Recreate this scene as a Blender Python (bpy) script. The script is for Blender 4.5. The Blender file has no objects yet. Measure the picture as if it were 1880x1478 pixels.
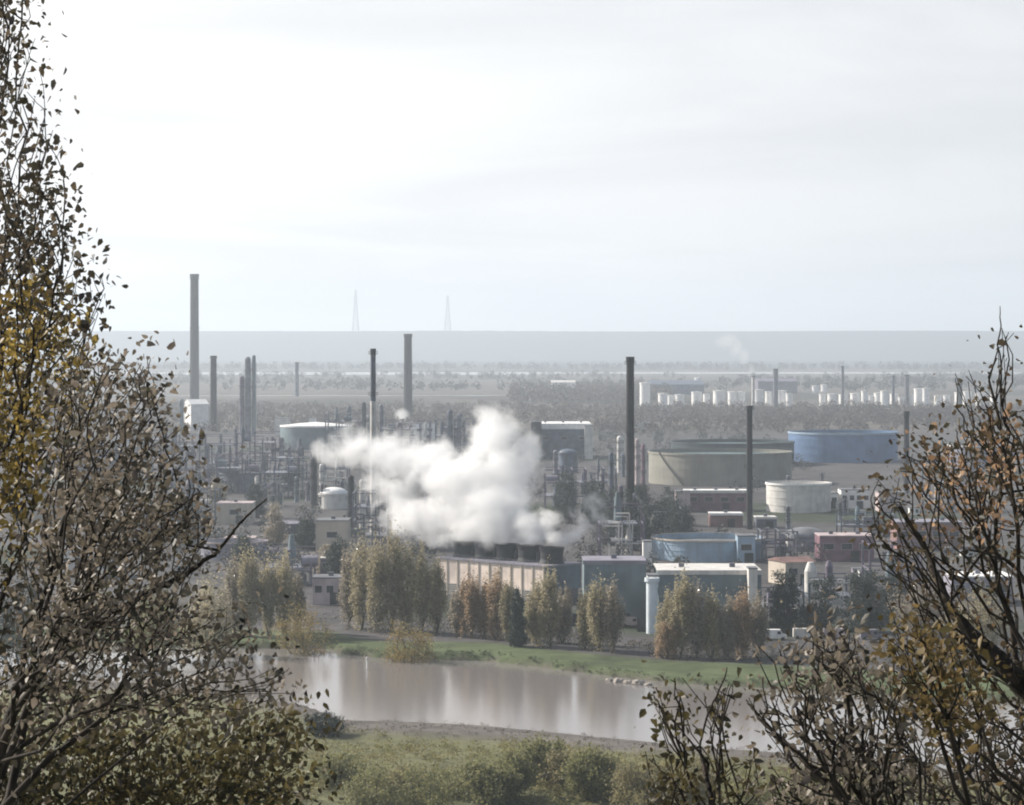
import bpy, math, random
import numpy as np
from mathutils import Vector
sc = bpy.context.scene
R = math.radians
# ---------------------------------------------------------------- camera
HC = 75.0                      # eye height above the river (m)
F = 4836.0                     # focal length in photo pixels
YH = 630.0                     # eye level row
cam_d = bpy.data.cameras.new("camera"); cam = bpy.data.objects.new("camera", cam_d)
sc.collection.objects.link(cam); sc.camera = cam
cam.location = (0, 0, HC); cam.rotation_euler = (R(90), 0, 0)
cam_d.sensor_width = 36; cam_d.lens = F/1880*36; cam_d.shift_y = -(739-YH)/1880
cam_d.clip_start = 0.5; cam_d.clip_end = 40000
# ---------------------------------------------------------------- sun + sky
AZ, EL = R(63), R(33)          # sun left of the view direction, and its height
SUN = Vector((-math.sin(AZ)*math.cos(EL), math.cos(AZ)*math.cos(EL), math.sin(EL)))
sd = bpy.data.lights.new("sun", 'SUN'); so = bpy.data.objects.new("sun", sd)
sc.collection.objects.link(so); sd.energy = 5.0; sd.angle = R(0.6); sd.color = (1, .93, .83)
so.rotation_euler = SUN.to_track_quat('Z', 'Y').to_euler(); so.location = (-200, 100, 400)
w = bpy.data.worlds.new("World"); sc.world = w; w.use_nodes = True
nt = w.node_tree; nt.nodes.clear()
def N(t, typ, **kw):
    n = t.nodes.new(typ)
    for k, v in kw.items(): setattr(n, k, v)
    return n
def L(t, a, b): t.links.new(a, b)
def math_n(t, op, a, b=None, c=None, clamp=False):
    n = N(t, 'ShaderNodeMath', operation=op, use_clamp=clamp)
    for i, v in enumerate((a, b, c)):
        if v is None: continue
        if isinstance(v, (int, float)): n.inputs[i].default_value = v
        else: L(t, v, n.inputs[i])
    return n.outputs[0]
def vmath(t, op, a, b=None, c=None):
    n = N(t, 'ShaderNodeVectorMath', operation=op)
    for i, v in enumerate((a, b, c)):
        if v is None: continue
        if isinstance(v, (tuple, list, Vector)): n.inputs[i].default_value = tuple(v)
        else: L(t, v, n.inputs[i])
    return n
def mrange(t, v, a, b, c, d, smooth=False):
    n = N(t, 'ShaderNodeMapRange'); n.clamp = True
    if smooth: n.interpolation_type = 'SMOOTHSTEP'
    L(t, v, n.inputs[0])
    for i, x in enumerate((a, b, c, d)): n.inputs[i+1].default_value = x
    return n.outputs[0]
def mixc(t, f, a, b, mode='MIX'):
    n = N(t, 'ShaderNodeMix', data_type='RGBA', blend_type=mode)
    if isinstance(f, (int, float)): n.inputs[0].default_value = f
    else: L(t, f, n.inputs[0])
    for i, v in ((6, a), (7, b)):
        if isinstance(v, (tuple, list)): n.inputs[i].default_value = (*v[:3], 1)
        else: L(t, v, n.inputs[i])
    return n.outputs[2]
sky = N(nt, 'ShaderNodeTexSky', sky_type='NISHITA', sun_disc=False, sun_elevation=EL, sun_rotation=-AZ,
        air_density=1.0, dust_density=1.5, ozone_density=1.0)
tc = N(nt, 'ShaderNodeTexCoord'); sp = N(nt, 'ShaderNodeSeparateXYZ'); L(nt, tc.outputs['Generated'], sp.inputs[0])
zc = math_n(nt, 'ADD', math_n(nt, 'MAXIMUM', sp.outputs[2], 0.0), 0.09)
u = math_n(nt, 'DIVIDE', sp.outputs[0], zc); v = math_n(nt, 'DIVIDE', sp.outputs[1], zc)
cb = N(nt, 'ShaderNodeCombineXYZ'); L(nt, u, cb.inputs[0]); L(nt, v, cb.inputs[1])
no = N(nt, 'ShaderNodeTexNoise', noise_dimensions='2D'); L(nt, cb.outputs[0], no.inputs['Vector'])
no.inputs['Scale'].default_value = .8; no.inputs['Detail'].default_value = 6; no.inputs['Roughness'].default_value = .52
no.inputs['Distortion'].default_value = .35
cl = mrange(nt, no.outputs[0], .30, .70, 0.0, 1.0, True)        # thin / thick parts of the cloud sheet
dots = vmath(nt, 'DOT_PRODUCT', tc.outputs['Generated'], SUN).outputs['Value']
glow = mrange(nt, dots, .22, .58, 0.0, 1.0)                       # brighter towards the sun behind thin cloud
c_dark = mixc(nt, glow, (7.45, 7.65, 8.0), (9.9, 9.85, 9.95))
c_lite = mixc(nt, glow, (8.3, 8.45, 8.65), (12.4, 12.2, 12.1))
cloud = mixc(nt, cl, c_dark, c_lite)
low = mrange(nt, sp.outputs[2], .22, .55, 1.0, .25, True)
cover = math_n(nt, 'MULTIPLY', mrange(nt, dots, -.35, .25, .22, .94, True), low)               # the veil thins out away from the sun
allc = mixc(nt, cover, sky.outputs[0], cloud)
bg = N(nt, 'ShaderNodeBackground'); L(nt, allc, bg.inputs[0]); bg.inputs[1].default_value = 0.065
wo = N(nt, 'ShaderNodeOutputWorld'); L(nt, bg.outputs[0], wo.inputs[0])
vs = sc.view_settings; vs.view_transform = 'Standard'; vs.look = 'None'; vs.exposure = .62; vs.gamma = 1
cy = sc.cycles
cy.max_bounces = 9; cy.volume_bounces = 7; cy.transparent_max_bounces = 8; cy.diffuse_bounces = 3
cy.use_denoising = True; cy.volume_step_rate = 1.0; cy.volume_max_steps = 128
cy.pixel_filter_type = 'BLACKMAN_HARRIS'; cy.filter_width = 2.0
# ---------------------------------------------------------------- px -> place
def X(px, D): return (px-940)/F*D
def Z(py, D): return HC-(py-YH)/F*D
def DG(py, z=1.5): return (HC-z)*F/(py-YH)
GZ = 1.5
# ---------------------------------------------------------------- helpers
def tag(o, label=None, cat=None, group=None, kind=None):
    if label: o['label'] = label
    if cat: o['category'] = cat
    if group: o['group'] = group
    if kind: o['kind'] = kind
    return o
def empty(name, loc, rz=0, label=None, cat=None, group=None):
    o = bpy.data.objects.new(name, None); sc.collection.objects.link(o)
    o.location = loc; o.rotation_euler = (0, 0, rz); o.empty_display_size = .5
    return tag(o, label, cat, group)
class MB:
    def __init__(s): s.v = []; s.f = []
    def add(s, vs_, fs):
        b = len(s.v); s.v += [tuple(p) for p in vs_]; s.f += [tuple(b+i for i in f) for f in fs]; return s
    def box(s, x0, x1, y0, y1, z0, z1):
        return s.add([(x0,y0,z0),(x1,y0,z0),(x1,y1,z0),(x0,y1,z0),(x0,y0,z1),(x1,y0,z1),(x1,y1,z1),(x0,y1,z1)],
                     [(0,3,2,1),(4,5,6,7),(0,1,5,4),(1,2,6,5),(2,3,7,6),(3,0,4,7)])
    def bar(s, a, b, r, n=6, r2=None):
        a = Vector(a); b = Vector(b); d = b-a
        if d.length < 1e-6: return s
        r2 = r if r2 is None else r2
        q = d.to_track_quat('Z', 'Y'); vv = []
        for p, rr in ((a, r), (b, r2)):
            for i in range(n):
                t = 2*math.pi*(i+.5)/n; vv.append(p+q@Vector((rr*math.cos(t), rr*math.sin(t), 0)))
        fs = [(i, (i+1)%n, n+(i+1)%n, n+i) for i in range(n)]
        fs += [tuple(range(n))[::-1], tuple(range(n, 2*n))]
        return s.add(vv, fs)
    def lathe(s, prof, n=32, c=(0, 0), close=True):
        vv = []; fs = []
        for r, z in prof:
            for i in range(n):
                t = 2*math.pi*i/n; vv.append((c[0]+r*math.cos(t), c[1]+r*math.sin(t), z))
        for k in range(len(prof)-1):
            for i in range(n):
                j = (i+1)%n; fs.append((k*n+i, k*n+j, (k+1)*n+j, (k+1)*n+i))
        if close:
            fs.append(tuple(range(n))[::-1]); fs.append(tuple((len(prof)-1)*n+i for i in range(n)))
        return s.add(vv, fs)
    def build(s, name, m, parent=None, smooth=False):
        me = bpy.data.meshes.new(name); me.from_pydata(s.v, [], s.f); me.update()
        me.materials.append(m)
        if smooth: me.polygons.foreach_set('use_smooth', [True]*len(me.polygons))
        o = bpy.data.objects.new(name, me); sc.collection.objects.link(o)
        if parent: o.parent = parent
        return o
def np_mesh(name, verts, faces, m, parent=None, k=4):
    me = bpy.data.meshes.new(name); verts = np.asarray(verts, np.float32); faces = np.asarray(faces, np.int32)
    me.vertices.add(len(verts)); me.vertices.foreach_set('co', verts.ravel())
    me.loops.add(faces.size); me.loops.foreach_set('vertex_index', faces.ravel())
    me.polygons.add(len(faces)); me.polygons.foreach_set('loop_start', np.arange(0, faces.size, k, dtype=np.int32))
    me.polygons.foreach_set('loop_total', np.full(len(faces), k, np.int32))
    me.update(calc_edges=True); me.validate(); me.materials.append(m)
    o = bpy.data.objects.new(name, me); sc.collection.objects.link(o)
    if parent: o.parent = parent
    return o
# ---------------------------------------------------------------- materials
_m = {}
def mat(name, col, rough=.8, var=.18, scale=.5, metal=0.0, streak=0.0, trans=0.0, island=0.0, col2=None, bump=0.0, spec=.3):
    if name in _m: return _m[name]
    m = bpy.data.materials.new(name); m.use_nodes = True; t = m.node_tree
    b = t.nodes['Principled BSDF']; b.inputs['Roughness'].default_value = rough; b.inputs['Metallic'].default_value = metal
    b.inputs['Specular IOR Level'].default_value = spec
    g = N(t, 'ShaderNodeNewGeometry')
    n1 = N(t, 'ShaderNodeTexNoise'); L(t, g.outputs['Position'], n1.inputs['Vector'])
    n1.inputs['Scale'].default_value = scale; n1.inputs['Detail'].default_value = 4
    c2 = col2 or tuple(c*(1-var*1.6) for c in col); c1 = col if col2 else tuple(min(1, c*(1+var)) for c in col)
    out = mixc(t, mrange(t, n1.outputs[0], .35, .65, 0, 1), c1, c2)
    if streak:
        n2 = N(t, 'ShaderNodeTexNoise'); vm = vmath(t, 'MULTIPLY', g.outputs['Position'], (1.2, 1.2, .06)).outputs[0]
        L(t, vm, n2.inputs['Vector']); n2.inputs['Scale'].default_value = 1.0; n2.inputs['Detail'].default_value = 3
        out = mixc(t, mrange(t, n2.outputs[0], .5, .72, 0, streak), out, (.13, .09, .07))
    if island:
        r = mrange(t, g.outputs['Random Per Island'], 0, 1, 1-island, 1+island)
        cc = N(t, 'ShaderNodeCombineXYZ')
        for i in range(3): L(t, r, cc.inputs[i])
        out = mixc(t, 1.0, out, cc.outputs[0], 'MULTIPLY')
    L(t, out, b.inputs['Base Color'])
    if bump:
        bp = N(t, 'ShaderNodeBump'); bp.inputs['Strength'].default_value = bump; L(t, n1.outputs[0], bp.inputs['Height']); L(t, bp.outputs[0], b.inputs['Normal'])
    if trans:
        tr = N(t, 'ShaderNodeBsdfTranslucent'); L(t, out, tr.inputs[0])
        mx = N(t, 'ShaderNodeMixShader'); mx.inputs[0].default_value = trans
        L(t, b.outputs[0], mx.inputs[1]); L(t, tr.outputs[0], mx.inputs[2]); L(t, mx.outputs[0], t.nodes['Material Output'].inputs[0])
    _m[name] = m; return m
def leafmat(name, stops, trans=.4, rough=.55, scale=.3):
    """leaf colours picked per leaf from a ramp, with slow drift through the crown"""
    if name in _m: return _m[name]
    m = bpy.data.materials.new(name); m.use_nodes = True; t = m.node_tree
    b = t.nodes['Principled BSDF']; b.inputs['Roughness'].default_value = rough; b.inputs['Specular IOR Level'].default_value = .3
    g = N(t, 'ShaderNodeNewGeometry'); n1 = N(t, 'ShaderNodeTexNoise'); L(t, g.outputs['Position'], n1.inputs['Vector'])
    n1.inputs['Scale'].default_value = scale; n1.inputs['Detail'].default_value = 2
    a = mrange(t, n1.outputs[0], .3, .7, 0, 1)
    f = math_n(t, 'ADD', math_n(t, 'MULTIPLY', a, .5), math_n(t, 'MULTIPLY', g.outputs['Random Per Island'], .5))
    cr = N(t, 'ShaderNodeValToRGB'); L(t, f, cr.inputs[0]); e = cr.color_ramp.elements
    while len(e) < len(stops): e.new(.5)
    for i, c in enumerate(stops): e[i].position = .1+.8*i/(len(stops)-1); e[i].color = (*c, 1)
    L(t, cr.outputs[0], b.inputs['Base Color'])
    tr = N(t, 'ShaderNodeBsdfTranslucent'); L(t, cr.outputs[0], tr.inputs[0])
    mx = N(t, 'ShaderNodeMixShader'); mx.inputs[0].default_value = trans
    L(t, b.outputs[0], mx.inputs[1]); L(t, tr.outputs[0], mx.inputs[2]); L(t, mx.outputs[0], t.nodes['Material Output'].inputs[0])
    _m[name] = m; return m
M = dict(
 conc=mat('concrete', (.2,.19,.18), .85, .2, .2, streak=.25),
 soot=mat('sooty_concrete', (.016,.016,.022), .85, .25, .15, streak=.3),
 dsteel=mat('dark_steel', (.028,.03,.036), .6, .3, .3),
 gsteel=mat('grey_steel', (.14,.15,.185), .5, .25, .3, streak=.3),
 bsteel=mat('blue_grey_steel', (.09,.115,.16), .55, .25, .3, streak=.25),
 psteel=mat('purple_grey_steel', (.15,.13,.18), .6, .25, .3, streak=.3),
 white=mat('white_paint', (.84,.83,.81), .5, .06, .3, streak=.12),
 offw=mat('off_white_paint', (.62,.60,.57), .6, .1, .3, streak=.2),
 cream=mat('cream_cladding', (.78,.66,.58), .75, .1, .25, streak=.3),
 beige=mat('beige_paint', (.50,.44,.37), .6, .1, .12, streak=.25),
 teal=mat('teal_grey_cladding', (.14,.19,.215), .6, .15, .15, streak=.25),
 green=mat('green_grey_paint', (.25,.24,.205), .6, .1, .1, streak=.25),
 blue=mat('blue_paint', (.11,.22,.40), .5, .1, .12, streak=.2),
 pblue=mat('pale_blue_paint', (.30,.40,.50), .5, .1, .2, streak=.2),
 roof=mat('grey_roof', (.15,.155,.17), .8, .2, .2),
 troof=mat('teal_roof', (.10,.15,.16), .7, .2, .1),
 pink=mat('pinkish_render', (.46,.38,.38), .8, .12, .3, streak=.2),
 brown=mat('brown_brick', (.22,.13,.12), .85, .2, .3),
 maroon=mat('maroon_cladding', (.19,.10,.13), .7, .2, .3),
 lav=mat('lavender_grey', (.24,.23,.28), .7, .15, .2, streak=.2),
 glass=mat('dark_glass', (.03,.035,.045), .15, .1, .5),
 rust=mat('rusty_steel', (.20,.11,.08), .8, .3, .4),
 rubber=mat('tyre_rubber', (.03,.03,.03), .8),
 bark=mat('dark_bark', (.035,.028,.022), .9, .4, 6.0, bump=.3),
 bark2=mat('grey_bark', (.07,.06,.05), .9, .4, 4.0),
 rock=mat('pale_rock', (.30,.27,.24), .9, .2, 1.0),
)
# ---------------------------------------------------------------- terrain
def interp(xs, pts): return np.interp(xs, [p[0] for p in pts], [p[1] for p in pts])
far_px = [(440,1192),(600,1192),(640,1203),(700,1209),(900,1215),(1100,1240),(1250,1257),(1500,1270),(1880,1292)]
near_px = [(380,1262),(560,1300),(640,1325),(900,1338),(1200,1368),(1500,1393),(1880,1432)]
farL = [(X(a, DG(b, 0)), DG(b, 0)) for a, b in far_px]; farL = [(-900, farL[0][1]+120), (-160, farL[0][1]+12)]+farL+[(900, farL[-1][1]-70)]
nearL = [(X(a, DG(b, 0)), DG(b, 0)) for a, b in near_px]; nearL = [(-900, nearL[0][1]+100), (-160, nearL[0][1]+20)]+nearL+[(900, nearL[-1][1]-60)]
EST = (6150, 6800); CAN = (3690, 3800)
def sstep(a, b, x): t = np.clip((x-a)/(b-a), 0, 1); return t*t*(3-2*t)
def wob(x, y, s, seed=0):
    r = np.random.RandomState(seed); o = 0
    for i in range(6):
        a, p = r.uniform(0, 6.28, 2); k = s*(1+.6*i); o = o+np.sin((x*np.cos(a)+y*np.sin(a))*k+p)/(1+i*.5)
    return o/3
def height(x, y):
    z = GZ+.25*wob(x, y, .05, 1)
    z = z+np.where(y < 300, (300-np.clip(y, 0, 300))*.24, 0)
    fx, nx = interp(x, farL), interp(x, nearL)
    fx = fx+1.2*wob(x, x*0, .12, 5); nx = nx+1.6*wob(x, x*0, .10, 6)
    inr = sstep(nx-1, nx+10, y)*(1-sstep(fx-1.5, fx+3.0, y))
    zr = np.where(y > (fx+nx)/2, z, np.minimum(z, 1.5+.2*wob(x, y, .05, 1)))
    z = zr*(1-inr)+(-2.2)*inr
    # gentle mud shelf on the near side
    mud = sstep(nx-16, nx-2, y)*(1-inr)*(y < (fx+nx)/2)
    z = z-mud*.9
    # canal and estuary
    can = sstep(CAN[0]-8, CAN[0], y)*(1-sstep(CAN[1], CAN[1]+8, y))*(1-sstep(40, 90, x))
    est = sstep(EST[0], EST[0]+40, y)*(1-sstep(EST[1], EST[1]+40, y))*(1-sstep(-60, 200, x-wob(x, x, .01, 3)*60)*(y < 6350))
    z = z*(1-can)+(-1.5)*can; z = z*(1-est)+(-1.5)*est
    # far ridge
    rid = sstep(11400, 13200, y)*(1-.25*sstep(14000, 17000, y))
    z = z+rid*(135+2.4*wob(x, y*.3, .002, 9)+1.6*wob(x, y, .02, 10)+1.3*wob(x, y, .07, 14)-GZ)
    return z
xs = np.unique(np.concatenate([np.linspace(-6000, -1200, 25), np.linspace(-1200, -200, 51), np.linspace(-200, 200, 161), np.linspace(200, 1200, 51), np.linspace(1200, 6000, 25)]))
ys = np.unique(np.concatenate([np.linspace(-60, 380, 45), np.linspace(380, 720, 171), np.linspace(720, 1400, 50), np.linspace(1400, 3500, 40), np.linspace(3540, 3920, 60), np.linspace(3930, 5900, 20), np.linspace(5920, 7250, 60), np.linspace(7300, 11300, 12), np.linspace(11400, 13600, 34), np.linspace(13700, 17000, 8)]))
GX, GY = np.meshgrid(xs, ys); ZZ = height(GX, GY)
nx_, ny_ = len(xs), len(ys)
vv = np.stack([GX.ravel(), GY.ravel(), ZZ.ravel()], 1)
ii = (np.arange(ny_-1)[:, None]*nx_+np.arange(nx_-1)[None, :]).ravel()
ff = np.stack([ii, ii+1, ii+nx_+1, ii+nx_], 1)
def ground_mat():
    m = bpy.data.materials.new('ground'); m.use_nodes = True; t = m.node_tree; b = t.nodes['Principled BSDF']; b.inputs['Roughness'].default_value = .95
    b.inputs['Specular IOR Level'].default_value = .15
    at = N(t, 'ShaderNodeAttribute', attribute_name='zone'); g = N(t, 'ShaderNodeNewGeometry')
    n1 = N(t, 'ShaderNodeTexNoise'); L(t, g.outputs['Position'], n1.inputs['Vector']); n1.inputs['Scale'].default_value = .12; n1.inputs['Detail'].default_value = 8; n1.inputs['Roughness'].default_value = .7
    n2 = N(t, 'ShaderNodeTexNoise'); L(t, g.outputs['Position'], n2.inputs['Vector']); n2.inputs['Scale'].default_value = .02; n2.inputs['Detail'].default_value = 3
    k = math_n(t, 'ADD', mrange(t, n1.outputs[0], .3, .7, .55, 1.45), mrange(t, n2.outputs[0], .35, .65, -.18, .18))
    cc = N(t, 'ShaderNodeCombineXYZ')
    for i in range(3): L(t, k, cc.inputs[i])
    L(t, mixc(t, 1.0, at.outputs['Color'], cc.outputs[0], 'MULTIPLY'), b.inputs['Base Color'])
    return m
gr = np_mesh('ground', vv, ff, ground_mat()); tag(gr, kind='structure')
def lerp(a, b, t): return a*(1-t)+b*t
x_, y_, z_ = GX.ravel(), GY.ravel(), ZZ.ravel()
fl, nl = interp(x_, farL), interp(x_, nearL)
col = np.tile(np.array([.125, .125, .065]), (len(x_), 1))                       # meadow / hillside
def paint(mask, c):
    global col
    col = col*(1-mask[:, None])+np.array(c)*mask[:, None]
paint(sstep(nl-30, nl-14, y_+4*wob(x_, y_, .08, 4))*(y_ < (fl+nl)/2), (.120, .108, .098))       # mud and dead reeds
paint((y_ > (fl+nl)/2)*1.0, (.075, .095, .045))                                                    # far bank grass
bank_w = 26+8*wob(x_, y_, .03, 8)
paint(sstep(fl+bank_w, fl+bank_w+6, y_), (.072, .068, .070))                                        # works yard
paint(sstep(.25, .5, wob(x_, y_, .016, 12))*sstep(fl+70, fl+90, y_), (.035, .045, .028))
paint(sstep(2100, 2300, y_), (.10, .088, .078)); paint(sstep(.1, .4, wob(x_, y_*.6, .006, 13))*sstep(2100, 2300, y_), (.050, .045, .038))
paint(sstep(7300, 7500, y_), (.024, .032, .028))
paint((z_ < .05)*1.0, (.11, .095, .08))
ca = gr.data.color_attributes.new('zone', 'FLOAT_COLOR', 'POINT')
ca.data.foreach_set('color', np.concatenate([col, np.ones((len(col), 1))], 1).astype(np.float32).ravel())
gr.data.polygons.foreach_set('use_smooth', [True]*len(gr.data.polygons))
# water
def water_mat(name, colr, sx, bump):
    m = bpy.data.materials.new(name); m.use_nodes = True; t = m.node_tree; b = t.nodes['Principled BSDF']
    b.inputs['Base Color'].default_value = (*colr, 1); b.inputs['Roughness'].default_value = .14; b.inputs['IOR'].default_value = 1.33
    g = N(t, 'ShaderNodeNewGeometry'); vm = vmath(t, 'MULTIPLY', g.outputs['Position'], (sx, sx*1.6, 1)).outputs[0]
    n1 = N(t, 'ShaderNodeTexNoise'); L(t, vm, n1.inputs['Vector']); n1.inputs['Scale'].default_value = 1; n1.inputs['Detail'].default_value = 3
    bp = N(t, 'ShaderNodeBump'); bp.inputs['Strength'].default_value = bump; bp.inputs['Distance'].default_value = .1
    L(t, n1.outputs[0], bp.inputs['Height']); L(t, bp.outputs[0], b.inputs['Normal'])
    return m
def sheet(name, x0, x1, y0, y1, z, m):
    return tag(MB().add([(x0,y0,z),(x1,y0,z),(x1,y1,z),(x0,y1,z)], [(0,1,2,3)]).build(name, m), kind='structure')
wm = water_mat('muddy_water', (.19, .172, .165), .5, .12)
sheet('river', -900, 900, 440, 840, 0, wm)
sheet('canal', -1500, 150, CAN[0]-30, CAN[1]+30, 0, wm)
sheet('estuary', -4000, 4000, EST[0]-20, EST[1]+60, 0, wm)
# ---------------------------------------------------------------- haze
hz = MB().box(-7000, 7000, -100, 17500, -4, 400).build('haze', None)
hm = bpy.data.materials.new('haze'); hm.use_nodes = True; t = hm.node_tree; t.nodes.clear()
pv = N(t, 'ShaderNodeVolumePrincipled'); pv.inputs['Color'].default_value = (.81, .90, 1.0, 1); pv.inputs['Density'].default_value = .000108
pv.inputs['Anisotropy'].default_value = .35
L(t, pv.outputs[0], N(t, 'ShaderNodeOutputMaterial').inputs['Volume'])
hz.data.materials.clear(); hz.data.materials.append(hm); tag(hz, kind='stuff', label='pale blue autumn haze over the whole plain', cat='haze')
# ---------------------------------------------------------------- builders
rnd = random.Random(7)
def ladder(mb, x, y, z0, z1, w=.5):
    for s in (-w/2, w/2): mb.box(x+s-.05, x+s+.05, y-.05, y+.05, z0, z1)
    z = z0+.5
    while z < z1: mb.box(x-w/2, x+w/2, y-.04, y+.04, z, z+.08); z += 1.2
def ring_platform(mb, r, z, w=1.2, n=20):
    mb.lathe([(r+.02, z), (r+w, z), (r+w, z+.15), (r+.02, z+.15)], n, close=False)
    mb.lathe([(r+w-.05, z+1.05), (r+w+.05, z+1.05), (r+w+.05, z+1.17), (r+w-.05, z+1.17)], n, close=False)
    for i in range(10):
        t = 2*math.pi*i/10; mb.bar(((r+w)*math.cos(t), (r+w)*math.sin(t), z), ((r+w)*math.cos(t), (r+w)*math.sin(t), z+1.1), .05, 4)
def chimney(px, top, base, wpx, m, label, name='chimney', cat='chimney', group=None, low=None, lowpx=None, capm=None, taper=1.18, plats=(.96, .6, .3), D=None):
    D = D or DG(base); r = wpx/2/F*D; H = Z(top, D)-GZ
    t = empty(name, (X(px, D), D, GZ-.3), 0, label, cat, group); H += .3
    capm = capm or M['dsteel']
    z1 = H*.985
    if low:
        zl = Z(lowpx, D)-GZ
        rl = r*(taper-(taper-1)*zl/H)
        MB().lathe([(r*taper, 0), (rl, zl)], 28).build('lower_shaft', low, t)
        MB().lathe([(rl, zl+.01), (r, z1)], 28).build('shaft', m, t)
    else: MB().lathe([(r*taper, 0), (r, z1)], 28).build('shaft', m, t)
    MB().lathe([(r*1.08, z1-H*.02), (r*1.14, z1), (r*1.14, H), (r*.8, H), (r*.8, H-2)], 28, close=False).build('rim', capm, t)
    for k in plats: p = MB(); ring_platform(p, r*(taper-(taper-1)*k), H*k, max(.8, r*.22)); p.build('platform', M['dsteel'], t)
    q = MB(); ladder(q, 0, -r*taper-.25, 0, H); q.build('ladder', M['dsteel'], t)
    return t
def tank(px, base, wpx, hpx, m, label, roofm=None, roof='cone', rim=None, stair=False, group=None, name='storage_tank', cat='tank', D=None):
    Df = D or DG(base); R_ = wpx/2/F*Df/(1-wpx/2/F); H = hpx/F*Df; Dc = Df+R_
    t = empty(name, (X(px, Dc), Dc, GZ-.2), 0, label, cat, group)
    n = 64 if wpx > 60 else 28
    MB().lathe([(R_, 0), (R_, H), (R_-.15, H), (R_-.15, H-.4)], n, close=False).build('shell', m, t)
    if roof == 'cone': MB().lathe([(R_-.2, H-.1), (R_*.5, H+R_*.05), (.3, H+R_*.09)], n).build('roof', roofm or m, t)
    elif roof == 'dome': MB().lathe([(R_-.16, H-.1)]+[(R_*.98*math.cos(a), H+R_*.45*math.sin(a)) for a in (.25, .5, .75, 1.0, 1.25, 1.5)], n).build('roof', roofm or m, t, True)
    else: MB().lathe([(R_-.2, H-2.0), (.3, H-2.2)], n).build('roof', roofm or m, t)
    hr = max(.3, H*.06)
    MB().lathe([(R_+.01, H-hr), (R_+.45, H-hr), (R_+.45, H+.1), (R_+.01, H+.1)], n, close=False).build('rim', rim or m, t)
    if wpx > 60:
        g = MB()
        for k in range(1, 4): g.lathe([(R_+.01, H*k/4), (R_+.12, H*k/4), (R_+.12, H*k/4+.18), (R_+.01, H*k/4+.18)], n, close=False)
        g.build('seam', m, t)
        hd = MB()
        for i in range(48):
            a = 2*math.pi*i/48; b = 2*math.pi*(i+1)/48; p = ((R_-.05)*math.cos(a), (R_-.05)*math.sin(a)); q = ((R_-.05)*math.cos(b), (R_-.05)*math.sin(b))
            hd.bar((*p, H), (*p, H+1.1), .05, 4); hd.bar((*p, H+1.1), (*q, H+1.1), .05, 4)
        hd.build('handrail', M['gsteel'], t)
    if stair:
        s = MB(); a0, a1 = stair; k = 40
        for i in range(k):
            a = a0+(a1-a0)*i/k; b = a0+(a1-a0)*(i+1)/k; z = H*(1-i/k)
            pa = Vector(((R_+.7)*math.cos(a), (R_+.7)*math.sin(a), z)); pb = Vector(((R_+.7)*math.cos(b), (R_+.7)*math.sin(b), z-H/k))
            s.bar(pa, pb, .28, 4); s.bar(pa+Vector((0, 0, 1.1)), pb+Vector((0, 0, 1.1)), .07, 4)
            if i % 3 == 0: s.bar(pa, pa+Vector((0, 0, 1.1)), .05, 4); s.bar(pa, (pa.x*.985, pa.y*.985, pa.z-.5), .07, 4)
        s.build('stair', M['dsteel'], t)
    return t
def building(pl, pr, top, base, depth, wallm, label, roofm=None, yaw=0, name='industrial_building', cat='building', gable=0, windows=0, doors=1, fascia=None, D=None, group=None, winrows=1, legs=False):
    D = D or DG(base); W = (pr-pl)/F*D/max(.3, math.cos(yaw)+0*depth); H = Z(top, D)-GZ
    cx = X((pl+pr)/2, D+depth/2)
    t = empty(name, (cx, D+depth/2, GZ-.2), yaw, label, cat, group); a, b = W/2, depth/2; H += .2
    z0 = 0 if not legs else H*legs
    wl = MB().box(-a, a, -b, b, z0, H).build('wall', wallm, t)
    if legs:
        for sx in (-a+.3, a-.3):
            for sy in (-b+.3, b-.3): MB().box(sx-.25, sx+.25, sy-.25, sy+.25, 0, z0).build('leg', M['gsteel'], t)
    r = MB()
    if gable: r.add([(-a-.4,-b-.4,H+.01),(a+.4,-b-.4,H+.01),(a+.4,b+.4,H+.01),(-a-.4,b+.4,H+.01),(-a-.4,0,H+gable),(a+.4,0,H+gable)], [(0,1,5,4),(2,3,4,5),(0,4,3),(1,2,5),(0,3,2,1)])
    else: r.box(-a-.15, a+.15, -b-.15, b+.15, H+.003, H+.35)
    rf = r.build('roof', roofm or M['roof'], t)
    if not gable and W > 8:
        v_ = MB()
        for k in range(max(1, int(W/9))): xx = -a+W*(k+.5)/max(1, int(W/9)); v_.box(xx-.7, xx+.7, -.7, .7, H+.36, H+1.4)
        v_.build('roof_vent', M['gsteel'], rf)
    if fascia: MB().box(-a-.3, a+.3, -b-.32, -b-.17, H-fascia[1], H+.45).build('fascia', fascia[0], t)
    for i in range(windows):
        for j in range(winrows):
            xx = -a+W*(i+.5)/windows; zz = H*(j+.55)/winrows if winrows > 1 else H*.6; hw = min(W/windows*.3, 1.8); hh = min(1.0, H/winrows*.25)
            fr = MB().box(xx-hw-.1, xx+hw+.1, -b-.06, -b-.005, zz-hh-.1, zz+hh+.1).build('window', M['offw'], t)
            MB().box(xx-hw, xx+hw, -b-.09, -b-.062, zz-hh, zz+hh).build('pane', M['glass'], fr)
    for i in range(doors):
        xx = a*(.3-.8*i); MB().box(xx-1.5, xx+1.5, -b-.08, -b-.005, .2, min(H*.7, 3.6)).build('door', M['dsteel'], t)
    return t
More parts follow.
